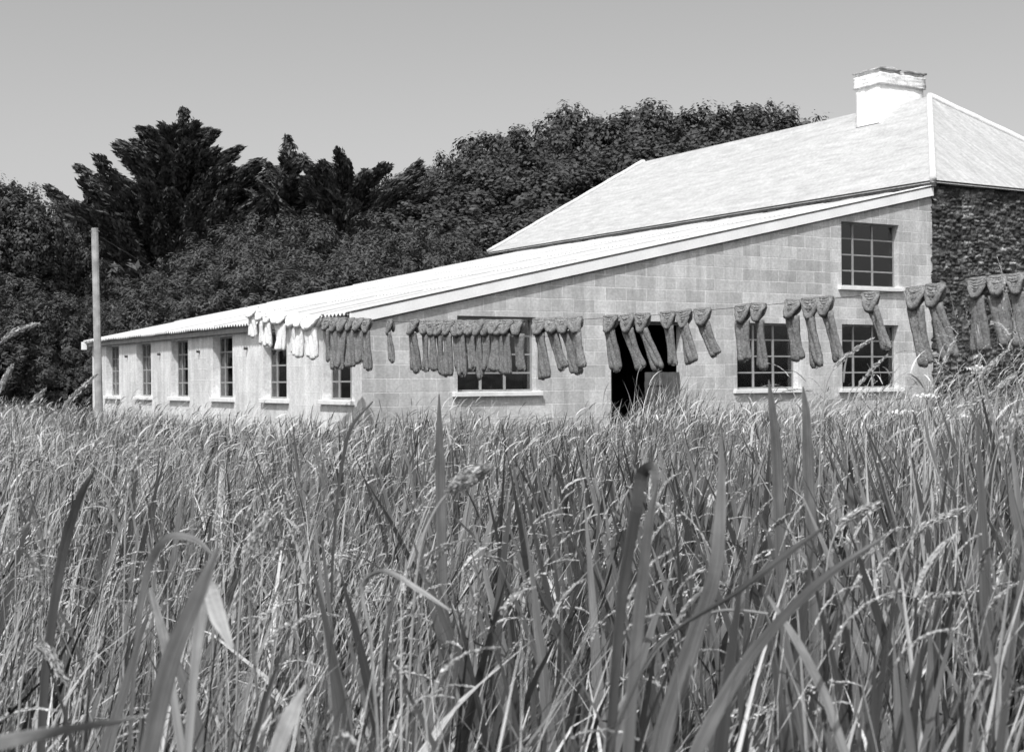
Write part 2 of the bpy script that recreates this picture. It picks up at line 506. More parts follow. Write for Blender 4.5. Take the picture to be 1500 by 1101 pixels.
def rubble_wall(x0, x1, z0, z1, parent):
    """stone-by-stone relief: every stone its own face height and tone"""
    dx = .022
    nx = int((x1 - x0) / dx); nz = int((z1 - z0) / dx)
    X, Z = np.meshgrid(np.linspace(x0, x1, nx), np.linspace(z0, z1, nz))
    cx, cz = .17, .075
    gx = int((x1 - x0) / cx) + 3; gz = int((z1 - z0) / cz) + 3
    rng = np.random.default_rng(5)
    jx = rng.uniform(.1, .9, (gz, gx)); jz = rng.uniform(.2, .8, (gz, gx))
    tone = np.clip(rng.lognormal(-.2, .55, (gz, gx)), .25, 2.6); prot = rng.uniform(-.02, .03, (gz, gx))
    light = rng.random((gz, gx)) < .06; tone[light] *= 1.7
    U = (X - x0) / cx + 1 + .25 * np.sin(Z * 9) ; Vv = (Z - z0) / cz + 1 + .35 * np.sin(X * 3.1)
    iu = np.floor(U).astype(int); iv = np.floor(Vv).astype(int)
    d1 = np.full(X.shape, 9.); d2 = np.full(X.shape, 9.); T = np.zeros(X.shape); Pp = np.zeros(X.shape)
    for a in (-1, 0, 1):
        for b in (-1, 0, 1):
            ii = np.clip(iu + a, 0, gx - 1); kk = np.clip(iv + b, 0, gz - 1)
            du = (U - (ii + jx[kk, ii])) ; dv = (Vv - (kk + jz[kk, ii]))
            d = np.sqrt(du ** 2 + dv ** 2)
            nw = d < d1
            d2 = np.where(nw, d1, np.minimum(d2, d)); T = np.where(nw, tone[kk, ii], T); Pp = np.where(nw, prot[kk, ii], Pp)
            d1 = np.where(nw, d, d1)
    e = np.clip((d2 - d1) / .5, 0, 1)
    h = np.sqrt(e) * .03 + Pp * 1.3 * e + rng.normal(0, .008, X.shape)
    tone_v = (.45 + .55 * e) * T + (1 - e) * .12
    tone_v *= rng.uniform(.55, 1.45, X.shape)
    X[:, 0] += -.05 - .035 * np.sin(Z[:, 0] * 14 + 2 * np.sin(Z[:, 0] * 5)) + rng.normal(0, .008, nz)
    V = np.stack([X, -h, Z], -1).reshape(-1, 3)
    idx = np.arange(nx * nz).reshape(nz, nx)
    F = np.stack([idx[:-1, :-1], idx[:-1, 1:], idx[1:, 1:], idx[1:, :-1]], -1).reshape(-1, 4)
    return mesh_np("rubble_wall", V, F, mat("dark_rubble_stone", .125, .95, noise=[(25, .25, 4), (1.1, .25, 4)], bump=(40, .8, .01), attr="tone", spec=.1),
                   parent, smooth=False, tone=tone_v)

def roughen(o, amt, cuts, seed):
    bm = bmesh.new(); bm.from_mesh(o.data)
    bmesh.ops.subdivide_edges(bm, edges=bm.edges[:], cuts=cuts, use_grid_fill=True)
    rr = random.Random(seed); off = {}
    for v in bm.verts:
        n = v.normal
        w_ = math.sin(v.co.x * 9 + seed) * math.cos(v.co.z * 11) * .4 + rr.uniform(-.6, .6)
        off[v] = n * (amt * w_)
    for v, d in off.items(): v.co += d
    bm.to_mesh(o.data); bm.free()
    for p in o.data.polygons: p.use_smooth = True

def house():
    root = empty("stone_house", CORNER + UR * 13.0, ANG)
    tag(root, "tall dark rubble stone house with a white hipped roof behind the workshop", "house")
    Wd, Ln, EV, RZ, INS = 7.0, 17.8, 5.39, 8.02, 3.2
    rubble_wall(0, Wd, -.2, EV - .05, root)
    w = MB()
    w.box(0, .06, -.3, Wd, Ln, EV - .10)
    w.build("house_wall", mat("house_side_wall", .3, .9, noise=(3, .3, 4)), root)
    # hipped roof shell, finely divided so that it can sag and ripple a little
    oh = .14; s = (RZ - EV) / (Wd / 2)
    ez = EV - oh * s + .06
    E = [(-oh, -oh, ez), (Wd + oh, -oh, ez), (Wd + oh, Ln + oh, ez), (-oh, Ln + oh, ez)]
    A = (Wd / 2, INS, RZ); B_ = (Wd / 2, Ln - INS, RZ)
    faces = [(E[0], A, B_, E[3]), (E[1], E[2], B_, A)]
    tris = [(E[0], E[1], A), (E[3], B_, E[2])]
    rng = np.random.default_rng(3)
    def wob(P):
        return .022 * np.sin(P[:, 1] * 1.1 + P[:, 0] * .6) + .014 * np.sin(P[:, 0] * 2.7 + P[:, 1] * .4)
    VV = []; FF = []; base = 0
    def patch(p00, p10, p11, p01, nu, nv):
        nonlocal base
        u = np.linspace(0, 1, nu)[None, :, None]; v = np.linspace(0, 1, nv)[:, None, None]
        p00, p10, p11, p01 = map(np.array, (p00, p10, p11, p01))
        P = ((1 - u) * (1 - v) * p00 + u * (1 - v) * p10 + u * v * p11 + (1 - u) * v * p01).reshape(-1, 3)
        edge = (np.minimum(u, 1 - u) * np.minimum(v, 1 - v) * 16).clip(0, 1)
        P[:, 2] += (wob(P) - .02) * np.broadcast_to(edge, (nv, nu, 1)).reshape(-1) 
        n = nu * nv; i = np.arange(n).reshape(nv, nu)
        F = np.stack([i[:-1, :-1], i[:-1, 1:], i[1:, 1:], i[1:, :-1]], -1).reshape(-1, 4)
        VV.append(P); FF.append(F + base); base += n
        Q = P.copy(); Q[:, 2] -= .05
        VV.append(Q); FF.append(F[:, ::-1] + base); base += n
    for f in faces: patch(f[0], f[3] if f is faces[0] else f[1], f[2], f[1] if f is faces[0] else f[3], 90, 30)
    for t in tris: patch(t[0], t[1], t[2], t[2], 40, 30) if t is tris[0] else patch(t[0], t[2], t[1], t[1], 40, 30)
    m = bpy.data.materials.new("whitewashed_slate"); m.use_nodes = True
    N = m.node_tree.nodes; L = m.node_tree.links; b = N["Principled BSDF"]
    b.inputs["Roughness"].default_value = .85; b.inputs["Specular IOR Level"].default_value = .15
    tc = N.new("ShaderNodeTexCoord")
    mp = N.new("ShaderNodeMapping"); mp.inputs["Rotation"].default_value = (0, 0, R(38)); mp.inputs["Scale"].default_value = (5.5, 1.0, 1)
    L.new(tc.outputs["Object"], mp.inputs[0])
    n1 = N.new("ShaderNodeTexNoise"); n1.inputs["Scale"].default_value = 1.5; n1.inputs["Detail"].default_value = 6; L.new(mp.outputs[0], n1.inputs[0])
    n2 = N.new("ShaderNodeTexNoise"); n2.inputs["Scale"].default_value = 14; n2.inputs["Detail"].default_value = 6; L.new(tc.outputs["Object"], n2.inputs[0])
    br = N.new("ShaderNodeTexBrick"); br.inputs["Scale"].default_value = 1; br.inputs["Brick Width"].default_value = .3; br.inputs["Row Height"].default_value = .2
    br.inputs["Mortar Size"].default_value = .012
    br.inputs["Color1"].default_value = (1, 1, 1, 1); br.inputs["Color2"].default_value = (.98, .98, .98, 1); br.inputs["Mortar"].default_value = (.95, .95, .95, 1)
    mp2 = N.new("ShaderNodeMapping"); mp2.inputs["Rotation"].default_value = (0, 0, R(90)); L.new(tc.outputs["Object"], mp2.inputs[0]); L.new(mp2.outputs[0], br.inputs[0])
    def rg(sck, lo, hi):
        r = N.new("ShaderNodeMapRange"); L.new(sck, r.inputs[0]); r.inputs[1].default_value = .3; r.inputs[2].default_value = .7
        r.inputs[3].default_value = lo; r.inputs[4].default_value = hi; return r.outputs[0]
    mu = N.new("ShaderNodeMath"); mu.operation = 'MULTIPLY'; L.new(rg(n1.outputs[0], .355, .475), mu.inputs[0]); L.new(rg(n2.outputs[0], .85, 1.12), mu.inputs[1])
    sc = N.new("ShaderNodeVectorMath"); sc.operation = 'SCALE'; L.new(br.outputs[0], sc.inputs[0]); L.new(mu.outputs[0], sc.inputs[3])
    L.new(sc.outputs[0], b.inputs["Base Color"])
    bp = N.new("ShaderNodeBump"); bp.inputs["Distance"].default_value = .03; bp.inputs["Strength"].default_value = .5
    L.new(n1.outputs[0], bp.inputs["Height"]); L.new(bp.outputs[0], b.inputs["Normal"])
    roof = mesh_np("roof", np.concatenate(VV), np.concatenate(FF), m, root, smooth=True)
    # ragged dark strip standing in for the shadow under the eave edge (two visible sides) 
    shade_mb = MB()
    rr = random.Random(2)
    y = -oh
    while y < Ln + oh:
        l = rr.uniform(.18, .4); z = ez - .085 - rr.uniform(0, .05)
        shade_mb.box(-oh + .02, y, z, -oh + .09, min(y + l, Ln + oh), ez - .052); y += l + .004
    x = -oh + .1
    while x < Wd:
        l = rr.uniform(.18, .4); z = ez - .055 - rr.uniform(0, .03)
        shade_mb.box(x, -oh + .02, z, x + l, -oh + .09, ez - .052); x += l + .004
    shade_mb.build("eave_shade", M['darkwood'], root)  # dark timber colour reused for the shade
    # rolled hips and ridge
    rm = mat("ridge_mortar", .6, .9, noise=(8, .12, 5), bump=(20, .5, .01))
    def roll(p, q, r_):
        rd = MB(); p = Vector(p); q = Vector(q); n = 24
        rd.tube([p.lerp(q, i / n) + Vector((0, 0, .015 + .006 * math.sin(i * 1.7))) for i in range(n + 1)], r_, 8)
        rd.build("ridge_roll", rm, roof, smooth=True)
    roll(E[0], A, .075); roll(E[1], A, .075); roll(B_, E[3], .07); roll(B_, E[2], .07)
    # chimney stack: local x 2.75..4.25, y 4.05..4.85
    ch = MB(); cx0, cx1, cy0, cy1 = 2.75, 4.25, 4.06, 4.86
    ch.box(cx0, cy0, 7.0, cx1, cy1, 8.40)
    o = ch.build("chimney", mat("limewashed_chimney", .95, .85, noise=[(3, .05, 5), (18, .06, 6)], bump=(14, .6, .015)), roof)
    roughen(o, .012, 9, 3)
    cap = MB()
    cap.box(cx0 - .045, cy0 - .045, 8.403, cx1 + .045, cy1 + .045, 8.68)
    cap.box(cx0 - .005, cy0 - .005, 8.683, cx1 + .005, cy1 + .005, 8.76)
    cc = cap.build("chimney_cap", mat("chimney_cap_wash", .80, .9, noise=[(5, .22, 6), (26, .2, 5)], bump=(14, .8, .02)), roof)
    roughen(cc, .022, 8, 5)
    sl = MB()
    sl.box(cx0 - .06, cy0 - .07, 8.762, cx0 + .66, cy1 + .06, 8.80)
    sl.box(cx0 + .80, cy0 - .07, 8.762, cx1 + .06, cy1 + .06, 8.80)
    sl.box(cx0 + .1, cy0 + .02, 8.803, cx0 + .60, cy1 - .05, 8.85)
    so_ = sl.build("chimney_slab", mat("weathered_slab", .5, .9, noise=[(6, .5, 6)], bump=(14, .8, .02)), roof)
    roughen(so_, .020, 4, 8)
    # dark strip painted as the shadow line under the stack's side face
    fl = MB(); fl.box(cx0 - .03, cy0 + .02, 7.40, cx0 - .003, cy1 - .02, 7.46); fl.build("stack_shade", M['darkwood'], roof)
    return root
house()

# ------------------------------------------------------------------ clothes line
PA = Vector((-4.2, 22.5, 0)); PB = Vector((5.33, 14.5, 0))
def line_xy(px):
    r = (px - 750) / 2040
    dx, dy = PB.x - PA.x, PB.y - PA.y
    t = (r * PA.y - PA.x) / (dx - r * dy)
    return PA.x + dx * t, PA.y + dy * t
ROPE_PX = [(145, 345), (250, 408), (320, 437), (365, 451), (400, 458), (440, 464), (480, 468), (540, 470), (600, 472), (690, 473), (760, 472), (800, 470),
           (850, 468), (900, 465), (950, 462), (1000, 458), (1050, 453), (1100, 449), (1200, 439), (1275, 432), (1340, 425), (1430, 411), (1500, 404)]
def rope_pt(px):
    xs = [p[0] for p in ROPE_PX]; ys = [p[1] for p in ROPE_PX]
    py = float(np.interp(px, xs, ys)); x, y = line_xy(px)
    return Vector((x, y, EYE + (hor(px) - py) * y / 2040))
def clothes_line():
    pts = [rope_pt(p) for p in range(148, 1501, 12)]
    last = rope_pt(1500); d = Vector((PB.x - PA.x, PB.y - PA.y, 0)).normalized()
    for k in range(1, 8): pts.append(last + d * (k * .55) + Vector((0, 0, .012 * k * k + .03 * k)))
    r = MB(); r.tube(pts, .0032, 6)
    o = r.build("clothes_line", M['rope'])
    tag(o, "thin dark cord sagging from the wooden post, all the wool hanks hang on it", "clothes line")
    return pts[-1]
end = clothes_line()
def post(base, h, label, lean=(0, 0)):
    root = empty("line_post", base)
    tag(root, label, "post")
    p = MB(); n = 14
    pts = [Vector((lean[0] * i / n, lean[1] * i / n, -.3 + (h + .3) * i / n)) for i in range(n + 1)]
    p.tube(pts, [.072 - .008 * i / n + random.uniform(-.002, .002) for i in range(n + 1)], 12, flat=.8, ripple=.06, lobes=3)
    p.build("pole", M['post'], root)
    c = MB(); c.tube([pts[-1] + Vector((-.09, -.02, -.06)), pts[-1] + Vector((.09, -.02, -.06))], .012, 6)
    c.build("hook", M['darkwood'], root)
bx, by = line_xy(146)
post(Vector((bx, by, 0)), EYE + (hor(143) - 334) * by / 2040, "tall weathered wooden post standing in the grass left of the workshop", lean=(-.07, 0))
post(Vector((end.x + .05, end.y, 0)), end.z + .1, "shorter wooden post holding the far right end of the clothes line")

# ---- hanks of wool
def fuzz(mb, rr, a):
    mb.v = [(x + rr.uniform(-a, a), y + rr.uniform(-a, a), z + rr.uniform(-a, a)) for x, y, z in mb.v]

def hank_meshes(kind, seed):
    """two meshes: the gathered loop over the line (head) and the twisted tail; local origin on the line"""
    rr = random.Random(seed)
    w = {'swag': .118, 'tight': .10, 'narrow': .06}[kind]
    dep = {'swag': .21, 'tight': .17, 'narrow': .22}[kind]
    head = MB()
    asym = rr.uniform(-.45, .45)
    # nested U-shaped rolls, the outer lowest and thickest
    nU = 6
    for k in range(nU):
        f = k / (nU - 1)
        dk = dep * (.18 + .82 * f); wk = w * (.80 + .20 * math.sin(f * 3)) * rr.uniform(.9, 1.08)
        pts = []
        for i in range(15):
            u = -1 + 2 * i / 14
            zz = -dk * (1 - abs(u) ** (2.6 - .5 * f)) 
            xx = wk * u + asym * dk * (1 - abs(u)) * .8
            yy = -.030 - .045 * f * (1 - u * u) + rr.uniform(-.006, .006)
            if abs(u) > .85: yy += .02
            pts.append((xx, yy, zz + .012 + rr.uniform(-.004, .004)))
        rad = rr.uniform(.017, .028) if k < nU - 1 else rr.uniform(.030, .040)
        head.tube(pts, [rad * (.75 + .35 * math.sin(math.pi * i / 14)) for i in range(15)], 9, ripple=.14, lobes=4, ph=rr.uniform(0, 6))
    # saddle over the cord, and the back fold
    head.tube([(-w, 0, .012), (-w * .5, -.005, .020), (0, 0, .016), (w * .5, -.005, .021), (w, 0, .012)], .028, 10, ripple=.12, lobes=5)
    head.tube([(-w * .8, .03, 0), (-w * .5, .04, -dep * .5), (0, .04, -dep * .8), (w * .5, .04, -dep * .5), (w * .8, .03, 0)], .03, 8, ripple=.1)
    tail = MB(); curve = rr.uniform(-.035, .035); fat = rr.uniform(.88, 1.18)
    tw_end = rr.uniform(.85, 1.2)
    Lt = {'swag': .56, 'tight': .50, 'narrow': .50}[kind] * rr.uniform(.93, 1.07)
    tw = {'swag': .070, 'tight': .060, 'narrow': .040}[kind]
    top = -dep * .72
    x0 = asym * dep * .5
    ns = 3
    for s_ in range(ns):
        off = (s_ - (ns - 1) / 2) * tw * .50; l = Lt * rr.uniform(.93, 1.04)
        pts = []; rad = []
        for i in range(15):
            u = i / 14
            flare = 1 + .35 * u
            pts.append((x0 + off * flare * tw_end + curve * u * u + .010 * math.sin(u * 5 + s_ * 2 + seed), -.012 + .012 * math.sin(u * 4 + s_ * 1.9), top + .06 - u * (l + .06)))
            rad.append(tw * .72 * fat * (1.0 - .12 * math.sin(math.pi * u)) * (1 if u < .93 else .72) * (1.08 - .1 * u))
        tail.tube(pts, rad, 18, flat=rr.uniform(.6, .95), ripple=.10, lobes=7, ph=rr.uniform(0, 6))
    # a few loose loops at the end
    for k in range(7):
        a = x0 + curve + rr.uniform(-1, 1) * tw * .9; z = top - Lt * rr.uniform(.90, 1.03)
        tail.tube([(a - .02, -.01, z + .03), (a - .012, -.018, z - .012), (a + .012, -.018, z - .012), (a + .02, -.01, z + .03)], .007, 6)
    fuzz(head, rr, .0045); fuzz(tail, rr, .0035)
    return head, tail
VAR = {}
for kind, cnt in (('swag', 7), ('tight', 8), ('narrow', 1)):
    for s_ in range(cnt):
        h_, t_ = hank_meshes(kind, s_ * 3 + 1)
        mh = h_.build("loop", M['wool'], None, smooth=True); mt = t_.build("tail", M['wool'], None, smooth=True)
        VAR[(kind, s_)] = (mh.data, mt.data)
        bpy.data.objects.remove(mh); bpy.data.objects.remove(mt)
WH = {}
def hank(px, kind, var, scale, tail_lean, label, group, white=False, sx=1.0, lift=0.0, tl=1.0, dy=0.0):
    p = rope_pt(px + random.uniform(-1.6, 1.6))
    hd, tl_me = VAR[(kind, var)]
    if white:
        if (kind, var) not in WH:
            a = hd.copy(); b = tl_me.copy()
            a.materials[0] = M['woolwhite']; b.materials[0] = M['woolwhite']; WH[(kind, var)] = (a, b)
        hd, tl_me = WH[(kind, var)]
    root = empty("wool_hank", p + Vector((0, dy, lift)), math.atan2(PB.y - PA.y, PB.x - PA.x))
    root.scale = (scale * sx * random.uniform(.93, 1.1), scale, scale * random.uniform(.95, 1.06))
    tag(root, label, "wool hank", group)
    h = bpy.data.objects.new("loop", hd); link(h, root)
    h.rotation_euler = (R(random.uniform(-6, 10)), R(-tail_lean * .22 + random.uniform(-5, 5)), R(random.uniform(-12, 12)))
    t = bpy.data.objects.new("tail", tl_me); link(t, root)
    t.location = (0, 0, -.10); t.rotation_euler = (R(random.uniform(-3, 5)), R(-tail_lean + random.uniform(-2.5, 2.5)), R(random.uniform(-22, 22)))
    t.scale = (random.uniform(.9, 1.12), 1, tl * random.uniform(.92, 1.07))
    # keep the tail rooted inside the loop
    return root
ORD = ['first', 'second', 'third', 'fourth', 'fifth', 'sixth', 'seventh', 'eighth', 'ninth', 'tenth', 'eleventh', 'twelfth', 'thirteenth', 'fourteenth']
px_w = [372, 384, 395, 406, 417, 429, 440, 451, 462]
for i, p in enumerate(px_w):
    hank(p, 'tight', i % 8, .86 + .02 * i, random.uniform(-4, 6), f"{ORD[i]} white wool hank from the left in the bright white bunch before the eave", "white wool hanks on the line", True, tl=.72 + .02 * i, sx=1.25)
px_g = [482, 492, 503, 514, 525, 536]
for i, p in enumerate(px_g):
    hank(p, 'tight', (i + 1) % 8, .92, random.uniform(-3, 3), f"{ORD[i]} grey wool hank from the left in the bunch of six beside the white ones", "grey hanks next to the white ones", dy=.03 * (i % 2))
hank(571, 'narrow', 0, .80, 6, "thin single grey wool hank hanging alone with a gap on both sides", None)
px_r = [606, 623, 633, 647, 658, 669, 681, 692, 703, 714, 725, 736, 747, 758]
for i, p in enumerate(px_r):
    hank(p, 'tight', (i * 3) % 8, .98, random.uniform(-3, 4), f"{ORD[i]} grey wool hank from the left in the dense row reaching over the wide window", "dense row of grey hanks", dy=.03 * (i % 2))
for i, (p, l) in enumerate([(793, 7), (812, 14), (826, 15), (844, 12)]):
    hank(p, 'tight', i + 4, 1.0, l, f"{ORD[i]} leaning grey hank from the left in the four between wide window and doorway", "four hanks left of the doorway", sx=1.15)
for i, (p, l) in enumerate([(897, 10), (918, 20), (942, 20)]):
    hank(p, 'swag', i, .86, l, f"{ORD[i]} from the left of the three wind blown hanks before the dark doorway", "three hanks before the doorway")
for i, (p, l) in enumerate([(980, 9), (1002, 17), (1029, 19)]):
    hank(p, 'swag', (i + 3) % 7, .84, l, f"{ORD[i]} from the left of the three hanks at the right jamb of the doorway", "three hanks right of the doorway", tl=.9)
for i, (p, l) in enumerate([(1090, 3), (1112, 3)]):
    hank(p, 'swag', i + 5, .86, l, f"{['left', 'right'][i]} one of the two straight hanks before the left part of the middle window", "two hanks before the middle window", tl=1.0)
for i, (p, l) in enumerate([(1162, 4), (1187, 7), (1211, 20)]):
    hank(p, 'swag', (i + 1) % 7, .88, l, f"{ORD[i]} from the left of the three hanks between the two lower right windows", "three hanks between the right windows")
hank(1275, 'swag', 3, .86, 24, "single grey hank swinging right below the sill of the upstairs window", None, tl=.98)
for i, (p, l) in enumerate([(1342, 9), (1371, 12)]):
    hank(p, 'swag', i + 1, .92, l, f"{['left', 'right'][i]} one of the pair of hanks hanging at the edge of the rubble wall", "pair of hanks at the wall corner", tl=1.0)
for i, (p, l) in enumerate([(1436, 6), (1462, 8), (1490, 6)]):
    hank(p, 'swag', i + 4, .90, l, f"{ORD[i]} from the left of the nearest hanks before the dark rubble wall", "hanks before the rubble wall", tl=1.05)

# ------------------------------------------------------------------ trees
LEAF_D = mat("broadleaf_dark", .058, .6, island=(.45, 1.5), trans=.15, spec=.3)
LEAF_B = mat("bush_leaf", .075, .7, island=(.5, 1.5), trans=.15, spec=.25)
LEAF_C = mat("cypress_foliage", .085, .8, island=(.45, 1.5), trans=.1, spec=.2)
def rnd_dirs(n, rng):
    v = rng.normal(size=(n, 3)); return v / np.linalg.norm(v, axis=1)[:, None]
def leaves(P, Nn, size, aspect, rng, align=None):
    """quads at P facing Nn (n,3), rotated randomly; align = long axis direction if given"""
    n = len(P)
    a = np.cross(Nn, rnd_dirs(n, rng)); 
    if align is not None: a = align - Nn * (align * Nn).sum(1)[:, None] * 0
    a /= np.linalg.norm(a, axis=1)[:, None] + 1e-9
    b = np.cross(Nn, a); b /= np.linalg.norm(b, axis=1)[:, None] + 1e-9
    s = size * rng.uniform(.6, 1.35, n)[:, None]
    V = np.stack([P - a * s, P - b * s * aspect, P + a * s, P + b * s * aspect], 1).reshape(-1, 3)
    F = np.arange(4 * n).reshape(n, 4)
    return V, F
def crown_blobs(n, rx, rz, zc, rng, top_bias=0.0, br=(.28, .42)):
    """blob centres spread evenly over a lumpy dome, so that the crown closes"""
    out = []
    for i in range(n):
        z = 1 - 1.45 * (i + .5) / n
        a = i * 2.39996 + rng.uniform(-.25, .25); r = math.sqrt(max(0, 1 - z * z))
        d = np.array([math.cos(a) * r, math.sin(a) * r, z])
        q = rng.uniform(.66, .86)
        out.append((np.array([d[0] * rx * q, d[1] * rx * q, zc + d[2] * rz * q]), rng.uniform(*br) * rx))
    return out
def broad_mesh(seed, nb=64, rx=4.4, rz=3.8, zc=6.0, leaf=.075, dens=46, up=.25, aspect=.6, br=(.19, .27), clump=0):
    rng = np.random.default_rng(seed)
    Vs = []; Fs = []; base = 0
    for c, r in crown_blobs(nb, rx, rz, zc, rng, br=br):
        n = int(dens * 4 * math.pi * r * r * 2.2)
        d = rnd_dirs(n, rng)
        # small twig clumps on the blob surface -> uneven shell
        k = max(6, int(n / 40)); tips = rnd_dirs(k, rng); w = rng.integers(0, k, n)
        pos = c + tips[w] * r * rng.uniform(.80, 1.18, k)[w][:, None] + d * r * .30 * rng.random((n, 1)) ** .6
        nn = tips[w] * .7 + d * .8 + np.array([0, 0, up]); nn /= np.linalg.norm(nn, axis=1)[:, None]
        V, F = leaves(pos, nn, leaf, aspect, rng)
        Vs.append(V); Fs.append(F + base); base += len(V)
    return np.concatenate(Vs), np.concatenate(Fs)
def cypress_mesh(seed, H=15., Rb=5.5, n=130, flat=False, wind=.6, leaf=.095, low=.12, power=.8):
    rng = np.random.default_rng(seed)
    Vs = []; Fs = []; base = 0
    for i in range(n):
        f = low + (1 - low) * (i + rng.random()) / n
        L_ = Rb * ((1 - f) ** power * 1.05 + .05) * rng.uniform(.62, 1.12)
        if flat: L_ = Rb * (.55 + .5 * math.sin(f * 2.8)) * rng.uniform(.7, 1.1)
        az = rng.uniform(0, 2 * math.pi)
        d = np.array([math.cos(az), math.sin(az), 0])
        rise = rng.uniform(.5, 1.0)
        z0 = f * H * (.93 if not flat else .85)
        m = int(170 + 300 * L_)
        t = rng.random(m) ** .75
        ctr = np.outer(t * L_, d); ctr[:, 0] += wind * t * L_ * .18
        ctr[:, 2] = z0 + rise * L_ * t ** 1.9
        wid = (.14 + .17 * L_ * (1 - t) ** .6 * t ** .3)
        q = rnd_dirs(m, rng) * (wid * rng.random(m) ** .5)[:, None]; q[:, 2] *= .9
        P = ctr + q
        al = np.tile(d, (m, 1)) * 1.0 + np.array([.15, 0, .75]) + rng.normal(0, .38, (m, 3))
        al /= np.linalg.norm(al, axis=1)[:, None]
        nn = np.cross(al, rnd_dirs(m, rng)); nn /= np.linalg.norm(nn, axis=1)[:, None] + 1e-9
        V, F = leaves(P, nn, leaf * 1.35, .33, rng, align=al)
        Vs.append(V); Fs.append(F + base); base += len(V)
        # extra tufts hugging the leader
    m = int(H * 320); t = rng.random(m)
    P = np.zeros((m, 3)); P[:, 2] = H * (.1 + .9 * t)
    P[:, :2] = rng.normal(0, 1, (m, 2)) * (.06 + Rb * .16 * (1 - t))[:, None]
    al = rng.normal(0, .4, (m, 3)) + np.array([0, 0, 1.]); al /= np.linalg.norm(al, axis=1)[:, None]
    nn = np.cross(al, rnd_dirs(m, rng)); nn /= np.linalg.norm(nn, axis=1)[:, None] + 1e-9
    if not flat:
        V, F = leaves(P, nn, leaf * 1.3, .33, rng, align=al); Vs.append(V); Fs.append(F + base); base += len(V)
    return np.concatenate(Vs), np.concatenate(Fs)
def trunk_mb(h, r, seed, spread=2.2, limbs=7):
    rr = random.Random(seed); mb = MB()
    pts = [Vector((.12 * math.sin(i * .9 + seed), .1 * math.cos(i * 1.3), h * i / 8 - .3)) for i in range(9)]
    mb.tube(pts, [r * (1.25 - .9 * i / 8) for i in range(9)], 9, ripple=.07, lobes=3)
    for k in range(limbs):
        a = rr.uniform(0, 6.28); z = h * rr.uniform(.3, .85); l = spread * rr.uniform(.7, 1.2)
        p = [Vector((math.cos(a) * l * t, math.sin(a) * l * t, z + l * .6 * t ** 1.3)) for t in (0, .3, .6, 1)]
        mb.tube(p, [r * .42, r * .33, r * .22, r * .08], 6)
    return mb
MESH = {}
def get(kind, fn):
    if kind not in MESH: MESH[kind] = fn()
    return MESH[kind]
def mk(kind, material):
    V, F = {'b0': lambda: broad_mesh(1), 'b1': lambda: broad_mesh(2, rx=4.6, rz=3.4), 'b2': lambda: broad_mesh(3, nb=70, rx=4.2, rz=4.0),
            's0': lambda: broad_mesh(4, nb=60, rx=3.2, rz=2.3, zc=2.4, leaf=.075, aspect=.28, dens=70, up=.7, br=(.18, .27)),
            's1': lambda: broad_mesh(5, nb=56, rx=3.0, rz=2.6, zc=2.5, leaf=.075, aspect=.28, dens=70, up=.7, br=(.18, .28)),
            'c0': lambda: cypress_mesh(6, 15.0, 6.0, 300, wind=.3, power=.8), 'c1': lambda: cypress_mesh(7, 12.5, 3.4, 120, wind=.3),
            'c2': lambda: cypress_mesh(8, 11.0, 3.6, 110, wind=1.4, power=.35), 'c3': lambda: cypress_mesh(9, 10.0, 1.7, 34, wind=1.0)}[kind]()
    o = mesh_np("crown", V, F, material)
    me = o.data; bpy.data.objects.remove(o); return me
def tree(name, kind, px, d, top_py, width_px, label, cat="tree", group=None, material=None, rz=0.0, zsink=0.0):
    """stand a tree so that its top and width read as in the photo, feet on the ground"""
    material = material or (LEAF_C if kind[0] == 'c' else LEAF_D if kind[0] == 'b' else LEAF_B)
    me = get(kind, lambda: mk(kind, material))
    co = np.empty(len(me.vertices) * 3, dtype=np.float32); me.vertices.foreach_get("co", co); co = co.reshape(-1, 3)
    zt = np.percentile(co[:, 2], 99.9); wx = np.percentile(co[:, 0], 98.5) - np.percentile(co[:, 0], 1.5)
    top = at(px, top_py, d)
    root = empty(name, (top.x, d, 0), rz)
    root.scale = (width_px * d / 2040 / wx,) * 2 + (top.z / zt,)
    tag(root, label, cat, group)
    link(bpy.data.objects.new("crown", me), root)
    tk = 'trunk' + kind[0]
    if tk not in MESH:
        mb = trunk_mb({'b': 8.5, 's': 3.4, 'c': 10.0}[kind[0]], {'b': .38, 's': .13, 'c': .36}[kind[0]], 3, {'b': 3.0, 's': 1.6, 'c': .7}[kind[0]])
        o = mb.build("trunk", M['bark'], None, smooth=True); MESH[tk] = o.data; bpy.data.objects.remove(o)
    link(bpy.data.objects.new("trunk", MESH[tk]), root)
    return root

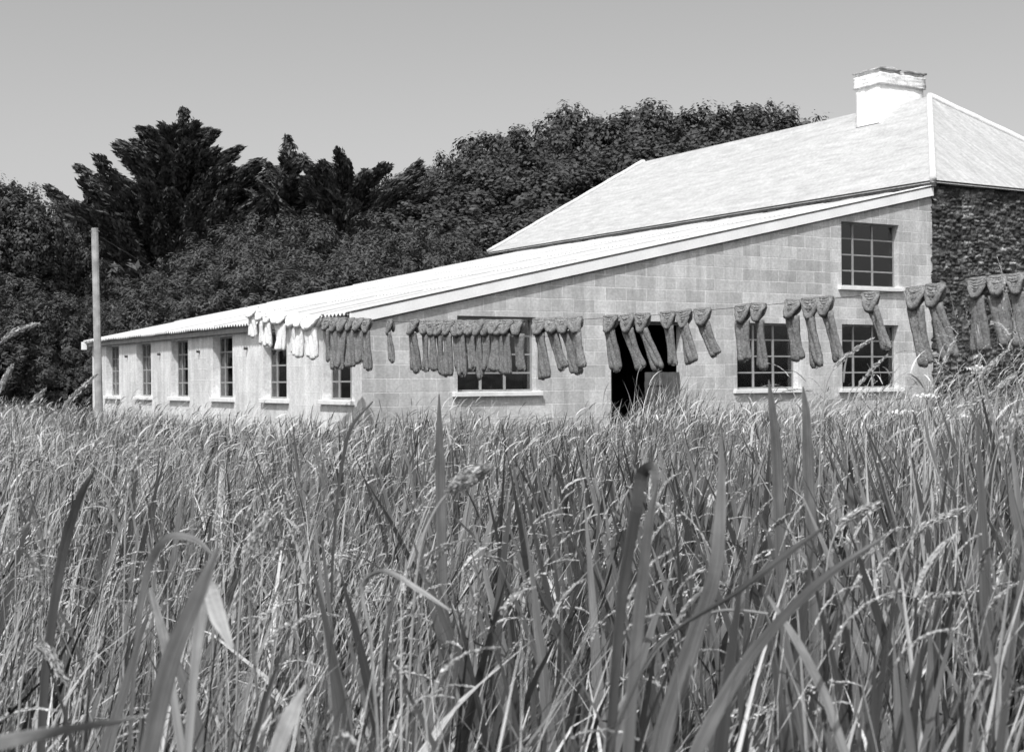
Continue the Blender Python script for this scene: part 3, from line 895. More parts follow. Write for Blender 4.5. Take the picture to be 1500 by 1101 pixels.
tree("cypress_tree", 'c0', 272, 60, 182, 385, "tallest dark cypress with a pointed top and tiered boughs, left of centre behind the roof")
tree("cypress_tree", 'c3', 135, 58, 280, 130, "small ragged cypress leaning left at the foot of the tallest one", rz=2.4)
tree("cypress_tree", 'c1', 424, 57, 207, 190, "medium pointed cypress right of the tallest one")
tree("cypress_tree", 'c2', 506, 57, 232, 220, "flat topped wind swept cypress beside the medium pointed one")
tree("cypress_tree", 'c3', 545, 64, 262, 40, "thin sprig-like young cypress before the wood begins")
tree("pine_tree", 'b2', -20, 46, 258, 230, "dark round tree cut off by the left edge of the photo", rz=1.0)
tree("broadleaf_tree", 'b0', 70, 48, 322, 170, "lower dark tree right of the one cut by the left edge", rz=2.0)
wood = [  # px, depth, top py, width, kind, label
    (600, 66, 250, 95, 'b0', "round topped tree at the left end of the dark wood"),
    (672, 67, 232, 100, 'b1', "second crown of the dark wood, on its rising left shoulder"),
    (760, 68, 186, 120, 'b2', "broad crown of the wood where its outline first levels off"),
    (850, 70, 166, 130, 'b0', "crown with a small peak left of the middle of the wood"),
    (930, 71, 167, 150, 'b1', "wide flat crown in the middle of the dark wood"),
    (1015, 70, 156, 150, 'b2', "tallest crown of the dark wood, right of its middle"),
    (1100, 71, 156, 140, 'b0', "bushy crown of the wood just above the slate roof ridge"),
    (1158, 73, 172, 110, 'b1', "last crown of the wood sinking behind the house roof on the right"),
    (800, 62, 235, 190, 'b1', "front crown of the wood below the left peak"),
    (900, 62, 225, 190, 'b2', "front crown of the wood above the far hip of the house roof"),
    (1010, 64, 200, 180, 'b0', "front crown of the wood partly hidden by the roof ridge"),
    (700, 60, 270, 180, 'b2', "front crown of the wood over the end of the workshop roof"),
    (620, 58, 300, 170, 'b0', "low front crown at the left foot of the wood"),
    (780, 57, 305, 180, 'b0', "low dark crown touching the tip of the house eave"),
]
for i, (px, d, ty, w, k, lb) in enumerate(wood):
    tree("broadleaf_tree", k, px, d, ty, w * 2.15, lb, group="trees of the dark wood", rz=i * 1.3)
bush = [
    (215, 52, 400, 150, 's0', "dark bush under the left boughs of the tallest cypress"),
    (340, 53, 325, 170, 's1', "wide bush under the right boughs of the tallest cypress"),
    (430, 50, 318, 170, 's0', "rounded bush below the medium pointed cypress"),
    (520, 51, 312, 190, 's1', "high feathery bush below the wind swept cypress"),
    (600, 50, 330, 180, 's0', "bush at the foot of the wood over the middle of the roof"),
    (665, 50, 345, 150, 's1', "bush right of the roof middle, tucked under the wood"),
    (160, 47, 420, 110, 's1', "bush directly behind the top half of the wooden post"),
    (265, 47, 400, 170, 's0', "bush right above the far end of the workshop roof"),
    (385, 46, 375, 200, 's1', "feathery bush over the bright white hanks"),
    (490, 46, 372, 190, 's0', "feathery bush over the bunch of six grey hanks"),
    (90, 44, 430, 130, 's0', "pale feathery bush left of the post"),
    (15, 42, 400, 170, 's1', "dark bush low at the left edge of the photo"),
    (120, 42, 500, 100, 's0', "low bush just behind the foot of the post"),
]
for i, (px, d, ty, w, k, lb) in enumerate(bush):
    tree("bush", k, px, d, ty, w * 1.45, lb, cat="bush", group="bushes behind the workshop", rz=i * 2.1)
def thicket():
    V, F = broad_mesh(21, nb=16, rx=2.4, rz=2.4, zc=2.4, leaf=.2, aspect=.35, dens=16, up=.4)
    Vs = []; Fs = []; base = 0; rng = np.random.default_rng(9)
    for k in range(34):
        x = -36 + k * 2.0; y = 57 + rng.uniform(-2, 3)
        if x < -13: y = 50 + rng.uniform(-3, 2)
        a = rng.uniform(0, 6.28); s = rng.uniform(1.0, 1.5)
        c, s_ = math.cos(a), math.sin(a)
        Q = V @ np.array([[c, s_, 0], [-s_, c, 0], [0, 0, 1]]) * np.array([s, s, s * 1.15]) + np.array([x, y, -.2])
        Vs.append(Q); Fs.append(F + base); base += len(Q)
    o = mesh_np("undergrowth", np.concatenate(Vs), np.concatenate(Fs), LEAF_B)
    tag(o, "dark undergrowth filling the gaps between the trees behind the workshop", "undergrowth", kind="stuff")
thicket()

# ------------------------------------------------------------------ grass
WIND = 0.0     # azimuth of lean: towards +x
GR_FINE = blade_mat("fine_grass", .28, .04, 2.4, trans=.04, spec=.25, rough=.6)
GR_BLADE = blade_mat("grass_blade", .26, .05, 2.5, trans=.03)
GR_SEED = mat("seed_heads", .48, .8, island=(.45, 1.4), trans=.15, spec=.15)
GR_IRIS = blade_mat("iris_leaves", .125, .25, 1.8, trans=.03, spec=.45)
GR_PALE = blade_mat("pale_leaf", .30, .85, 1.15)
GR_MID = blade_mat("mid_leaf", .145, .8, 1.2)
GR_DARK = blade_mat("dark_leaf", .07, .8, 1.2)

def inside_building(x, y, m=.25):
    dx = x - CORNER.x; dy = y - CORNER.y
    a = dx * UR.x + dy * UR.y; b = dx * UL.x + dy * UL.y
    return (a > -m) & (b > -m) & (a < 21)
def scatter(d0, d1, dens, rng, half=0.47, patch=0.0):
    """random points in the wedge in front of the camera between depths d0 and d1"""
    # the strip is wider than the view, so that the meadow goes on to either side of it
    side = 3.2; half = .40
    wmax = half * d1 + side
    n = int(2 * wmax * (d1 - d0) * dens)
    y = rng.uniform(d0, d1, n); x = rng.uniform(-wmax, wmax, n)
    k_ = np.abs(x) < half * y + side; x = x[k_]; y = y[k_]; n = len(x)
    ok = ~inside_building(x, y)
    if d1 < 8:
        px = 750 + 2040 * x / y
        ok &= rng.random(n) > .45 * np.clip((px - 650) / 400, 0, 1) * (dens > 100)
    if patch:
        q = .5 + .5 * np.sin(x * 1.9 + 1.3 * np.sin(y * 1.1)) * np.sin(y * 1.5 + 1.1 * np.sin(x * .8))
        ok &= rng.random(n) > patch * q
    return x[ok], y[ok]
def blades(x, y, h, w, th0, bend, az, face, K=5, z0=-.03, taper='grass'):
    """vectorised ribbons. th0 start angle from vertical, bend extra angle at the tip, az azimuth of lean,
    face = azimuth of the ribbon's width direction. returns verts, faces, tip pos, tip dir"""
    n = len(x); P = np.stack([x, y, np.full(n, z0)], -1)
    hd = np.stack([np.cos(az), np.sin(az), np.zeros(n)], -1)
    wd = np.stack([np.cos(face), np.sin(face), np.zeros(n)], -1)
    rows = []
    for i in range(K + 1):
        s = i / K
        if taper == 'grass': ww = w * (1 - s ** 2.2) * (.75 + .25 * min(1, s * 4)) + .0004
        elif taper == 'iris': ww = w * (np.clip((1 - s) * 2.6, 0, 1) ** .7) * (.8 + .2 * min(1, s * 4)) + .0004
        else: ww = w * (1 - .55 * s)
        rows.append(P - wd * (ww / 2)[:, None]); rows.append(P + wd * (ww / 2)[:, None])
        if i < K:
            th = th0 + bend * ((s + .5 / K) ** 2)
            dr = hd * np.sin(th)[:, None]; dr[:, 2] = np.cos(th)
            P = P + dr * (h / K)[:, None]
    V = np.stack(rows, 1)                         # n, 2(K+1), 3
    b = (np.arange(n) * 2 * (K + 1))[:, None]
    q = np.array([[2 * i, 2 * i + 1, 2 * i + 3, 2 * i + 2] for i in range(K)])
    F = (b[:, None, :] + q[None]).reshape(-1, 4)
    return V.reshape(-1, 3), F, P, dr
class Acc:
    def __init__(s): s.V = []; s.F = []; s.n = 0; s.C = []
    def add(s, V, F, K=0):
        s.V.append(V); s.F.append(F + s.n); s.n += len(V)
        if K:
            one = np.array([[j, i / K, 0] for i in range(K + 1) for j in (0, 1)], dtype=np.float32)
            s.C.append(np.tile(one, (len(V) // (2 * (K + 1)), 1)))
    def out(s, name, m, label, cat="grass"):
        o = mesh_np(name, np.concatenate(s.V), np.concatenate(s.F), m, smooth=False, lc=np.concatenate(s.C) if s.C else None)
        return tag(o, label, cat, kind="stuff")
def height_field(x, y):
    """how tall the meadow grows: taller at the right, lower towards the building"""
    px = 750 + 2040 * x / y
    h = .84 + .07 * np.sin(x * 1.3 + y * .7) + .05 * np.sin(y * 2.1 - x)
    h += .12 * np.sin(x * 3.7 + 2 * np.sin(y * 2.3)) * np.sin(y * 3.1 + np.sin(x * 2.2)) 
    h += .62 * np.clip((px - 1120) / 300, 0, 1) * np.clip((12 - y) / 6, 0, 1)
    h += .10 * np.maximum(0, np.sin(x * .9 + 1.7 * np.sin(y * .45)) * np.sin(y * .8 + x * .3)) 
    h += .10 * np.clip((px - 850) / 300, 0, 1)
    h += .26 * np.maximum(0, np.sin(x * 2.3 + 2.2 * np.sin(y * .9)) * np.sin(y * 1.3 + 1.5 * np.sin(x * 1.1)) - .25)
    h -= .27 * np.clip((y - 9) / 8, 0, 1) * np.clip((26 - y) / 4, 0, 1) + .12 * np.clip((y - 22) / 6, 0, 1)
    return h
def jitter_az(n, rng, spread=1.0):
    """mostly leaning to the right with the wind, some any way"""
    az = rng.normal(0.0, .8 * spread, n)
    u = rng.random(n) < .22
    az[u] = rng.uniform(0, 6.283, u.sum()); return az
def meadow():
    rng = np.random.default_rng(42)
    fine = Acc(); bl = Acc(); seed = Acc(); stem = Acc()
    # --- fine blades
    bands = [(.25, 1.35, 600, .004, 5), (1.35, 3.2, 700, .0042, 6), (3.2, 7, 600, .0056, 5), (7, 14, 330, .0085, 4), (14, 28, 230, .013, 3), (28, 44, 150, .02, 2)]
    for d0, d1, dens, w, K in bands:
        x, y = scatter(d0, d1, dens, rng, patch=.55); n = len(x)
        h = height_field(x, y) * rng.uniform(.55, 1.02, n)
        h = np.minimum(h, 1.08 + .32 * np.clip((x / y - .2) * 5, 0, 1) * (y > 2.5))
        if d1 < 1.4: h = np.minimum(h, 1.10 - .29 * y)
        V, F, _, _ = blades(x, y, h, w * rng.uniform(.6, 1.4, n), rng.normal(.10, .13, n), np.abs(rng.normal(.45, .45, n)), jitter_az(n, rng),
                            rng.uniform(0, 6.283, n), K)
        fine.add(V, F, K)
    # --- broader leaves on the grass
    bands = [(1.35, 3.2, 280, .015, 7), (3.2, 7, 280, .017, 6), (7, 14, 210, .022, 5), (14, 28, 110, .032, 4)]
    for d0, d1, dens, w, K in bands:
        x, y = scatter(d0, d1, dens, rng, patch=.4); n = len(x)
        h = np.minimum(height_field(x, y) * rng.uniform(.6, 1.05, n), 1.1 + .3 * np.clip((x / y - .2) * 5, 0, 1) * (y > 2.5))
        V, F, _, _ = blades(x, y, h, w * rng.uniform(.6, 1.5, n), rng.normal(.12, .17, n), np.abs(rng.normal(.7, .9, n)), jitter_az(n, rng),
                            rng.uniform(0, 6.283, n), K)
        bl.add(V, F, K)
    # --- flowering stems with plumes
    bands = [(1.7, 4, 60, 7, 90), (4, 8, 70, 6, 40), (8, 15, 48, 5, 12), (15, 28, 30, 4, 7), (28, 42, 14, 3, 5)]
    for d0, d1, dens, K, ns in bands:
        x, y = scatter(d0, d1, dens, rng, patch=.3); n = len(x)
        h = height_field(x, y) * rng.uniform(.95, 1.16, n)
        if d0 < 8: h = np.minimum(h, (1.02 if d0 < 4 else 1.15) + .50 * np.clip((x / y - .2) * 5, 0, 1) * (y > 2.5))
        az = jitter_az(n, rng, .5)
        V, F, tip, td = blades(x, y, h, np.full(n, .0026 + .0006 * (d0 > 8) + .0015 * (d0 > 14)), rng.normal(.12, .09, n), np.abs(rng.normal(.75, .35, n)), az,
                               rng.uniform(0, 6.283, n), K, taper='stem')
        stem.add(V, F, K)
        # the head: a nodding ribbon-like plume, with spikelets standing off it when near
        Lh = rng.uniform(.06, .13, n) if d0 < 8 else rng.uniform(.09, .20, n)
        kind = rng.random(n)
        rad = np.where(kind < .5, .0030, .0075) * (1 + .6 * (d0 > 8) + .8 * (d0 > 14))
        wd_ = np.where(kind < .5, .0042, .0085) * (1 + .45 * (d0 > 7) + .8 * (d0 > 14))
        fa = rng.uniform(0, 6.283, n)
        side = np.stack([np.cos(fa), np.sin(fa), rng.uniform(-.4, .4, n)], -1)
        rows = []; Pn = tip.copy(); dd = td.copy(); KK = 4
        for k in range(KK + 1):
            e = (.45, 1, .95, .7, .1)[k]
            q = side * (wd_ * e * rng.uniform(.7, 1.2, n) / 2)[:, None]
            rows += [Pn - q, Pn + q]
            Pn = Pn + dd * (Lh / KK)[:, None]
            dd = dd + np.array([.05, 0, -.28]); dd /= np.linalg.norm(dd, axis=1)[:, None]
        V = np.stack(rows, 1).reshape(-1, 3)
        b0 = (np.arange(n) * 2 * (KK + 1))[:, None]
        q4 = np.array([[2 * i_, 2 * i_ + 1, 2 * i_ + 3, 2 * i_ + 2] for i_ in range(KK)])
        seed.add(V, (b0[:, None, :] + q4[None]).reshape(-1, 4))
        R_ = np.stack(rows, 1)
        for k in range(ns if d0 < 8 else 0):
            s = min(.98, (k + rng.random()) / ns) * KK
            i_ = int(s); f_ = s - i_
            A0 = (R_[:, 2 * i_] + R_[:, 2 * i_ + 1]) / 2; A1 = (R_[:, 2 * i_ + 2] + R_[:, 2 * i_ + 3]) / 2
            ax = A1 - A0; ax /= np.linalg.norm(ax, axis=1)[:, None] + 1e-9
            P = A0 * (1 - f_) + A1 * f_ + rnd_dirs(n, rng) * (rad * (1.15 - s / KK) * rng.random(n))[:, None]
            al = ax + rng.normal(0, .25, (n, 3)); al /= np.linalg.norm(al, axis=1)[:, None]
            nn = np.cross(al, rnd_dirs(n, rng)); nn /= np.linalg.norm(nn, axis=1)[:, None] + 1e-9
            a = al * rng.uniform(.005, .009, n)[:, None]; b = np.cross(nn, al) * rng.uniform(.0011, .0022, n)[:, None]
            V = np.stack([P - a * .5, P - b, P + a * .5, P + b], 1).reshape(-1, 3)
            seed.add(V, np.arange(4 * n).reshape(n, 4))
    # --- rank tufts along the foot of the walls and before the doorway
    for (px, d, hh, nb_, sp) in [(925, 20.5, 1.15, 60, .35), (950, 21, 1.45, 90, .3), (975, 21.5, 1.5, 110, .35), (995, 22, 1.45, 90, .3), (1012, 20, 1.25, 60, .3),
                                 (570, 18.5, .95, 60, .5), (480, 19, .75, 60, .6), (1060, 19, 1.2, 70, .4), (1180, 18, 1.15, 70, .4), (840, 19.5, .95, 60, .5),
                                 (1300, 15, 1.3, 90, .4), (1400, 12, 1.45, 160, .6), (1470, 11, 1.5, 180, .6), (1350, 13, 1.35, 120, .5), (250, 25, .85, 70, .6),
                                 (160, 26, 1.0, 90, .6), (60, 24, 1.1, 120, .9), (20, 14, 1.15, 100, .5)]:
        cx_ = (px - 750) / 2040 * d
        n = nb_; x = rng.normal(cx_, sp * .5, n); y = rng.normal(d, sp * .5, n)
        ok = ~inside_building(x, y, .05); x = x[ok]; y = y[ok]; n = len(x)
        h = hh * rng.uniform(.6, 1.0, n)
        V, F, _, _ = blades(x, y, h, rng.uniform(.012, .03, n), rng.normal(.1, .14, n), np.abs(rng.normal(.5, .6, n)), jitter_az(n, rng), rng.normal(0, .7, n), 6)
        bl.add(V, F, 6)
    fine.out("fine_grass", GR_FINE, "fine pale meadow grass filling the whole foreground")
    bl.out("grass_leaves", GR_BLADE, "broader bending grass leaves mixed through the meadow")
    stem.out("grass_stems", GR_FINE, "thin upright flowering grass stems leaning with the wind")
    seed.out("seed_heads", GR_SEED, "pale nodding seed heads above the meadow grass")
    # --- iris / reed fans
    ir = Acc()
    def fans(d0, d1, dens, wmul, K, pxlo, pxhi, hmul=1.0, keep=1.0):
        x, y = scatter(d0, d1, dens, rng)
        px = 750 + 2040 * x / y
        pr = np.clip((px - pxlo) / (pxhi - pxlo), .08, 1.0)
        ok = rng.random(len(x)) < pr * keep
        x, y = x[ok], y[ok]
        nb = 6
        X = np.repeat(x, nb) + rng.normal(0, .045, len(x) * nb); Y = np.repeat(y, nb) + rng.normal(0, .045, len(x) * nb)
        n = len(X)
        fa = np.repeat(rng.uniform(-.6, .6, len(x)), nb)
        side = rng.normal(0, .14, n)
        az = fa + np.where(side > 0, 0, math.pi)
        h = rng.uniform(.72, 1.12, n) * hmul * (1 + .2 * np.clip((X / Y - .24) * 6, 0, 1) * (Y > 2.4))
        kink = rng.random(n) < .13
        bend = np.where(kink, rng.uniform(1.2, 2.4, n), np.abs(rng.normal(.12, .14, n)))
        V, F, _, _ = blades(X, Y, h, wmul * rng.uniform(.014, .027, n), np.abs(side), bend, az, fa + rng.normal(0, .5, n), K, taper='iris')
        ir.add(V, F, K)
    fans(1.6, 3.2, 40, 1.1, 9, 150, 950, 1.0)
    fans(3.2, 6.5, 26, 1.05, 7, 300, 1050, 1.04)
    fans(6.5, 13, 13, 1.1, 5, 250, 1100, .92)
    fans(13, 22, 3.2, 1.2, 4, -400, 700, .86)
    ir.out("iris_leaves", GR_IRIS, "broad sword shaped iris leaves growing through the grass, densest at the right")
meadow()

# ------------------------------------------------------------------ single leaves that stand out
def leaf(name, pts, w, material, label, thick=.0012, fold=.16):
    """ribbon through photo points (px, py, depth); w list of widths in px at those points"""
    P = [at(*p) for p in pts]
    # smooth by Catmull-Rom
    Q = []; Wd = []
    n = len(P)
    def tang(i):
        if i == 0: return (P[1] - P[0]).normalized()
        if i == n - 1: return (P[-1] - P[-2]).normalized()
        a = (P[i] - P[i - 1]); b = (P[i + 1] - P[i])
        return (a.normalized() * b.length + b.normalized() * a.length).normalized()
    def cr(i, t):
        L_ = (P[i + 1] - P[i]).length * .9
        h00 = 2 * t ** 3 - 3 * t * t + 1; h10 = t ** 3 - 2 * t * t + t; h01 = -2 * t ** 3 + 3 * t * t; h11 = t ** 3 - t * t
        return P[i] * h00 + tang(i) * (L_ * h10) + P[i + 1] * h01 + tang(i + 1) * (L_ * h11)
    for i in range(n - 1):
        for k in range(7):
            t = k / 7; Q.append(cr(i, t)); Wd.append((w[i] * (1 - t) + w[i + 1] * t) * (pts[i][2] * (1 - t) + pts[i + 1][2] * t) / 2040)
    Q.append(P[-1]); Wd.append(w[-1] * pts[-1][2] / 2040)
    mb = MB(); rr = random.Random(len(label))
    tw = rr.uniform(-.3, .3)
    for i, q in enumerate(Q):
        t = (Q[min(i + 1, len(Q) - 1)] - Q[max(i - 1, 0)]).normalized()
        side = t.cross(Vector((0, -1, 0)))
        if side.length < 1e-4: side = Vector((1, 0, 0))
        side.normalize(); nrm = side.cross(t).normalized()
        ang = tw + .25 * math.sin(i * .25)
        s2 = side * math.cos(ang) + nrm * math.sin(ang); n2 = s2.cross(t).normalized()
        hw = max(Wd[i] * .88, .0006) / 2
        for (a, b) in ((-1, 0), (0, -fold), (1, 0), (0, -fold + thick / max(hw, .001))):
            mb.v.append(tuple(q + s2 * (a * hw) + n2 * (b * hw)))
    for i in range(len(Q) - 1):
        a = i * 4; b = a + 4
        for k in range(4):
            mb.f.append((a + k, a + (k + 1) % 4, b + (k + 1) % 4, b + k))
    mb.f.append((0, 1, 2, 3)); e = (len(Q) - 1) * 4; mb.f.append((e + 3, e + 2, e + 1, e))
    o = mb.build(name, material, None, smooth=False)
    a = o.data.attributes.new("lc", 'FLOAT_VECTOR', 'POINT')
    for k in range(len(mb.v)): a.data[k].vector = ((0, .5, 1, .5)[k % 4], (k // 4) / max(1, len(Q)), 0)
    return tag(o, label, "leaf")
def ground_pt(px, d): return (px, hor(px) + EYE * 2040 / d, d)
leaf("broad_leaf", [ground_pt(150, 1.25), (215, 1100, 1.25), (250, 960, 1.25), (292, 860, 1.27), (318, 800, 1.28)], [18, 34, 32, 26, 5], GR_MID, "broad grey leaf rising to the right from the bottom edge, left part of the photo")
leaf("bent_leaf", [ground_pt(262, 1.5), (280, 1000, 1.5), (292, 900, 1.5), (298, 858, 1.5), (318, 905, 1.48), (338, 950, 1.46)], [12, 18, 22, 26, 28, 6], GR_PALE, "pale leaf folded over with its tip hanging right, beside the broad rising leaf")
leaf("bent_leaf", [ground_pt(185, 1.8), (196, 960, 1.8), (205, 880, 1.8), (222, 815, 1.8), (248, 785, 1.78), (285, 790, 1.76), (318, 822, 1.74)], [8, 10, 12, 14, 13, 10, 3], GR_MID, "arching leaf bending over like a hook, left of the middle of the grass")
leaf("bent_leaf", [ground_pt(262, 1.7), (246, 980, 1.7), (235, 925, 1.7), (218, 860, 1.7)], [12, 15, 17, 6], GR_PALE, "short pale blade leaning left below the hooked arching leaf")
leaf("broad_leaf", [ground_pt(375, 1.35), (398, 1110, 1.35), (420, 1050, 1.36), (446, 1002, 1.38)], [20, 30, 28, 5], GR_PALE, "short wide pale leaf at the bottom edge right of the broad grey leaf")
leaf("broad_leaf", [ground_pt(60, 2.2), (78, 880, 2.2), (98, 780, 2.2), (122, 715, 2.2), (138, 688, 2.2)], [11, 16, 17, 12, 3], GR_DARK, "dark upright leaf near the left edge of the grass")
leaf("fallen_leaf", [(-60, 1104, .98), (0, 1086, 1.0), (70, 1072, 1.02), (140, 1060, 1.05), (205, 1049, 1.08)], [26, 26, 22, 16, 5], GR_PALE, "blurred pale blade lying flat across the bottom left corner")
leaf("folded_leaf", [ground_pt(885, 1.7), (900, 960, 1.7), (912, 850, 1.7), (930, 750, 1.7), (942, 690, 1.7), (955, 686, 1.68), (957, 730, 1.66)], [14, 17, 19, 20, 21, 20, 4], GR_DARK, "dark leaf with its tip folded down in the middle of the grass")
leaf("broad_leaf", [ground_pt(905, 1.6), (925, 980, 1.6), (938, 860, 1.6), (950, 760, 1.6), (963, 702, 1.6)], [16, 20, 22, 17, 3], GR_MID, "broad upright leaf touching the dark folded one on its right side")
leaf("diagonal_leaf", [ground_pt(965, 1.55), (1020, 1090, 1.55), (1100, 955, 1.56), (1200, 850, 1.58), (1296, 784, 1.6)], [18, 24, 22, 17, 4], GR_MID, "long leaf running diagonally up to the right across the reeds")
leaf("broad_leaf", [ground_pt(935, 1.75), (968, 1070, 1.75), (1015, 930, 1.75), (1044, 840, 1.76), (1054, 740, 1.78), (1056, 628, 1.8)], [22, 32, 30, 26, 18, 3], GR_MID, "tall broad leaf standing above all others in the middle right")
leaf("thin_stalk", [ground_pt(860, 1.5), (905, 1052, 1.5), (960, 945, 1.52), (1080, 865, 1.55), (1145, 815, 1.57), (1205, 772, 1.6)], [5, 6, 6, 9, 14, 4], GR_DARK, "dark diagonal stalk crossing the tall broad leaf")
leaf("arching_stem", [ground_pt(930, 1.9), (958, 950, 1.9), (1000, 912, 1.9), (1060, 893, 1.9), (1122, 898, 1.9)], [5, 6, 6, 6, 4], GR_PALE, "thin pale stem arching over to the right under the diagonal leaf")
leaf("crossing_leaf", [ground_pt(1235, 1.7), (1206, 1020, 1.7), (1165, 940, 1.7), (1122, 872, 1.7)], [14, 16, 15, 5], GR_PALE, "pale leaf leaning left across the long diagonal one")
leaf("thin_stalk", [ground_pt(492, 3.4), (492, 740, 3.4), (500, 680, 3.4), (516, 622, 3.4), (546, 588, 3.4)], [4, 6, 6, 6, 3], GR_DARK, "thin dark curved blade standing before the corner window")
leaf("sword_leaf", [ground_pt(646, 3.4), (645, 780, 3.4), (644, 690, 3.4), (643, 620, 3.4), (643, 577, 3.4)], [12, 18, 17, 10, 2], GR_MID, "stiff pointed sword leaf standing before the wall left of the wide window")
leaf("drooping_stalk", [ground_pt(545, 1.9), (540, 930, 1.9), (532, 850, 1.9), (560, 836, 1.88), (610, 862, 1.86), (656, 893, 1.84)], [5, 6, 7, 9, 9, 4], GR_PALE, "pale bent stem drooping to the right in the lower middle left")
leaf("broad_leaf", [ground_pt(1140, 2.9), (1140, 760, 2.9), (1136, 650, 2.9), (1130, 590, 2.9), (1126, 556, 2.9)], [14, 18, 20, 14, 2], GR_MID, "upright leaf whose tip reaches the sill of the middle right window")
leaf("broad_leaf", [ground_pt(1190, 2.7), (1186, 760, 2.7), (1182, 660, 2.7), (1180, 600, 2.7), (1176, 566, 2.7)], [14, 18, 19, 14, 2], GR_MID, "upright leaf between the middle right window and the last window")
def plume(pts, rad, label, mat_=None, ns=300, sl=.0065):
    """a nodding grass stem whose last third carries a plume of spikelets; points (px, py, depth)"""
    P = [at(*p) for p in pts]
    base = P[0].copy(); base.z = 0
    root = empty("seed_head", base); tag(root, label, "grass stem")
    Q = []
    for i in range(len(P) - 1):
        for k in range(6): Q.append(P[i].lerp(P[i + 1], k / 6))
    Q.append(P[-1])
    for _ in range(6): Q = [Q[0]] + [(Q[i - 1] + Q[i] * 2 + Q[i + 1]) / 4 for i in range(1, len(Q) - 1)] + [Q[-1]]
    Q = [q - base for q in Q]
    m = MB(); m.tube(Q, [.0022 - .0012 * i / len(Q) for i in range(len(Q))], 6)
    m.build("stem", GR_FINE, root)
    rng = np.random.default_rng(int(abs(pts[-1][0]) * 7 + pts[-1][1]))
    n0 = int(len(Q) * .62); A = np.array([tuple(q) for q in Q[n0:]])
    t = rng.random(ns) * (len(A) - 1.001); i0 = t.astype(int); f = (t - i0)[:, None]
    C = A[i0] * (1 - f) + A[i0 + 1] * f; D = A[i0 + 1] - A[i0]; D /= np.linalg.norm(D, axis=1)[:, None]
    env = np.sin(np.clip((t / (len(A) - 1)) * .9 + .1, 0, 1) * math.pi) ** .6
    C = C + rnd_dirs(ns, rng) * (rad * env * rng.random(ns) ** .6)[:, None]
    al = D + rng.normal(0, .35, (ns, 3)); al /= np.linalg.norm(al, axis=1)[:, None]
    V, F = leaves(C, np.cross(al, rnd_dirs(ns, rng)), sl, .22, rng, align=al)
    o = mesh_np("spikelets", V, F, mat_ or GR_SEED, root); o["kind"] = "stuff"
plume([ground_pt(-40, 3.4), (-35, 560, 3.4), (-15, 515, 3.4), (20, 485, 3.4), (56, 474, 3.4)], .010, "highest pale seed head arching in from the left edge")
plume([ground_pt(-12, 3.4), (-8, 600, 3.4), (2, 565, 3.4), (18, 535, 3.4)], .009, "short pale seed head at the left edge under the highest one")
plume([ground_pt(60, 4.2), (68, 640, 4.2), (95, 590, 4.2), (142, 548, 4.2)], .009, "slanting pale seed head leaning against the foot of the post")
plume([ground_pt(18, 3.6), (22, 640, 3.6), (40, 600, 3.6), (66, 570, 3.6)], .010, "seed head bending right, low between the left edge and the post")
plume([ground_pt(560, 1.9), (600, 820, 1.9), (640, 735, 1.9), (680, 700, 1.88), (715, 685, 1.86)], .013, "large blurred plume in the middle of the grass, leaning right", ns=700, sl=.008)
plume([ground_pt(330, 2.2), (345, 860, 2.2), (365, 800, 2.2), (392, 750, 2.2)], .012, "upright pale plume in the left middle of the grass", ns=450)
plume([ground_pt(175, 3.0), (180, 760, 3.0), (190, 700, 3.0), (205, 665, 3.0)], .010, "slim upright plume in the left part of the grass")
plume([ground_pt(1185, 4.0), (1200, 580, 4.0), (1225, 530, 4.0), (1280, 495, 4.0)], .009, "seed head arching right before the last lower window")
plume([ground_pt(1225, 4.4), (1240, 600, 4.4), (1262, 555, 4.4), (1300, 520, 4.4)], .009, "shorter seed head under the one before the last lower window")
plume([ground_pt(1340, 4.2), (1352, 600, 4.2), (1378, 540, 4.2), (1402, 492, 4.2)], .008, "straight pale seed head pointing up the corner of the rubble wall")
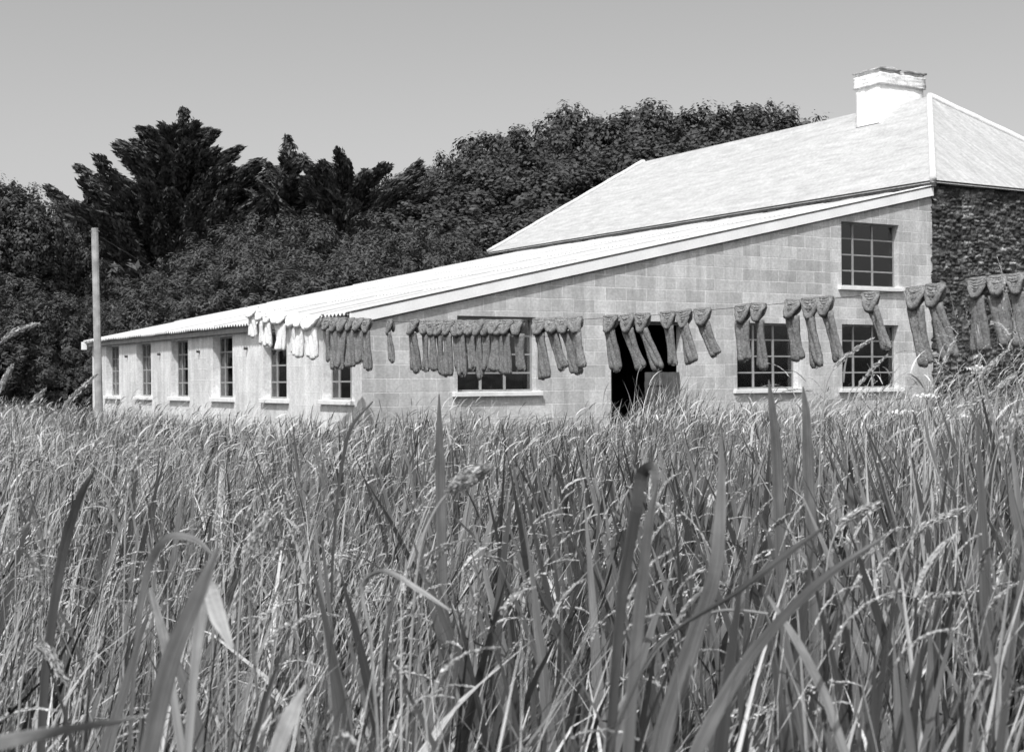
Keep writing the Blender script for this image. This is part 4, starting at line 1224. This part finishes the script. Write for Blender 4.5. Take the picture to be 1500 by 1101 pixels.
plume([ground_pt(1375, 4.0), (1385, 640, 4.0), (1420, 560, 4.0), (1478, 512, 4.0)], .011, "tall arching seed head before the foot of the rubble wall")
plume([ground_pt(1400, 4.4), (1412, 640, 4.4), (1445, 580, 4.4), (1492, 545, 4.4)], .011, "second arching seed head at the rubble wall, lower than the tallest")
plume([ground_pt(1335, 3.4), (1345, 700, 3.4), (1385, 610, 3.4), (1440, 580, 3.4)], .011, "arching seed head left of the white flowers at the right")
plume([ground_pt(1440, 3.0), (1446, 720, 3.0), (1466, 640, 3.0), (1500, 600, 3.0)], .012, "thick seed head leaning out over the right edge")
plume([ground_pt(1295, 2.6), (1300, 860, 2.6), (1340, 770, 2.6), (1420, 742, 2.6)], .010, "seed head arching right, low at the right side of the grass")
plume([ground_pt(1190, 2.4), (1200, 830, 2.4), (1230, 760, 2.4), (1290, 735, 2.4)], .010, "seed head arching right above the long diagonal leaf")
plume([ground_pt(20, 2.0), (18, 980, 2.0), (60, 935, 2.0), (95, 1000, 2.0)], .010, "drooping pale seed head low in the left corner of the grass")

# tall weed stems and small white umbels at the right
def umbel(px, py, d, label):
    top = at(px, py, d)
    root = empty("wild_flower", (top.x, top.y, 0)); tag(root, label, "flower", "white flowers in the grass")
    s = MB(); s.tube([(0, 0, -.02), (.01, 0, top.z * .5), (0, 0, top.z)], .003, 6)
    for k in range(6):
        a = k * 1.05; s.tube([(0, 0, top.z), (.03 * math.cos(a), .03 * math.sin(a), top.z + .025)], .0012, 5)
    s.build("stem", GR_FINE, root)
    rng = np.random.default_rng(px); n = 70
    P = np.stack([rng.normal(0, .022, n), rng.normal(0, .022, n), top.z + .028 + rng.normal(0, .005, n)], -1)
    V, F = leaves(P, rnd_dirs(n, rng), .006, .8, rng)
    mesh_np("flower_head", V, F, mat("white_petals", .8, .7, trans=.2), root)
umbel(1322, 612, 6.0, "small white flower below the last window at the right")
umbel(1434, 548, 6.5, "small white flower before the foot of the rubble wall")
umbel(1404, 618, 5.5, "small white flower halfway between the others, lower in the grass")
umbel(1362, 588, 6.2, "small white flower right under the corner of the two buildings")
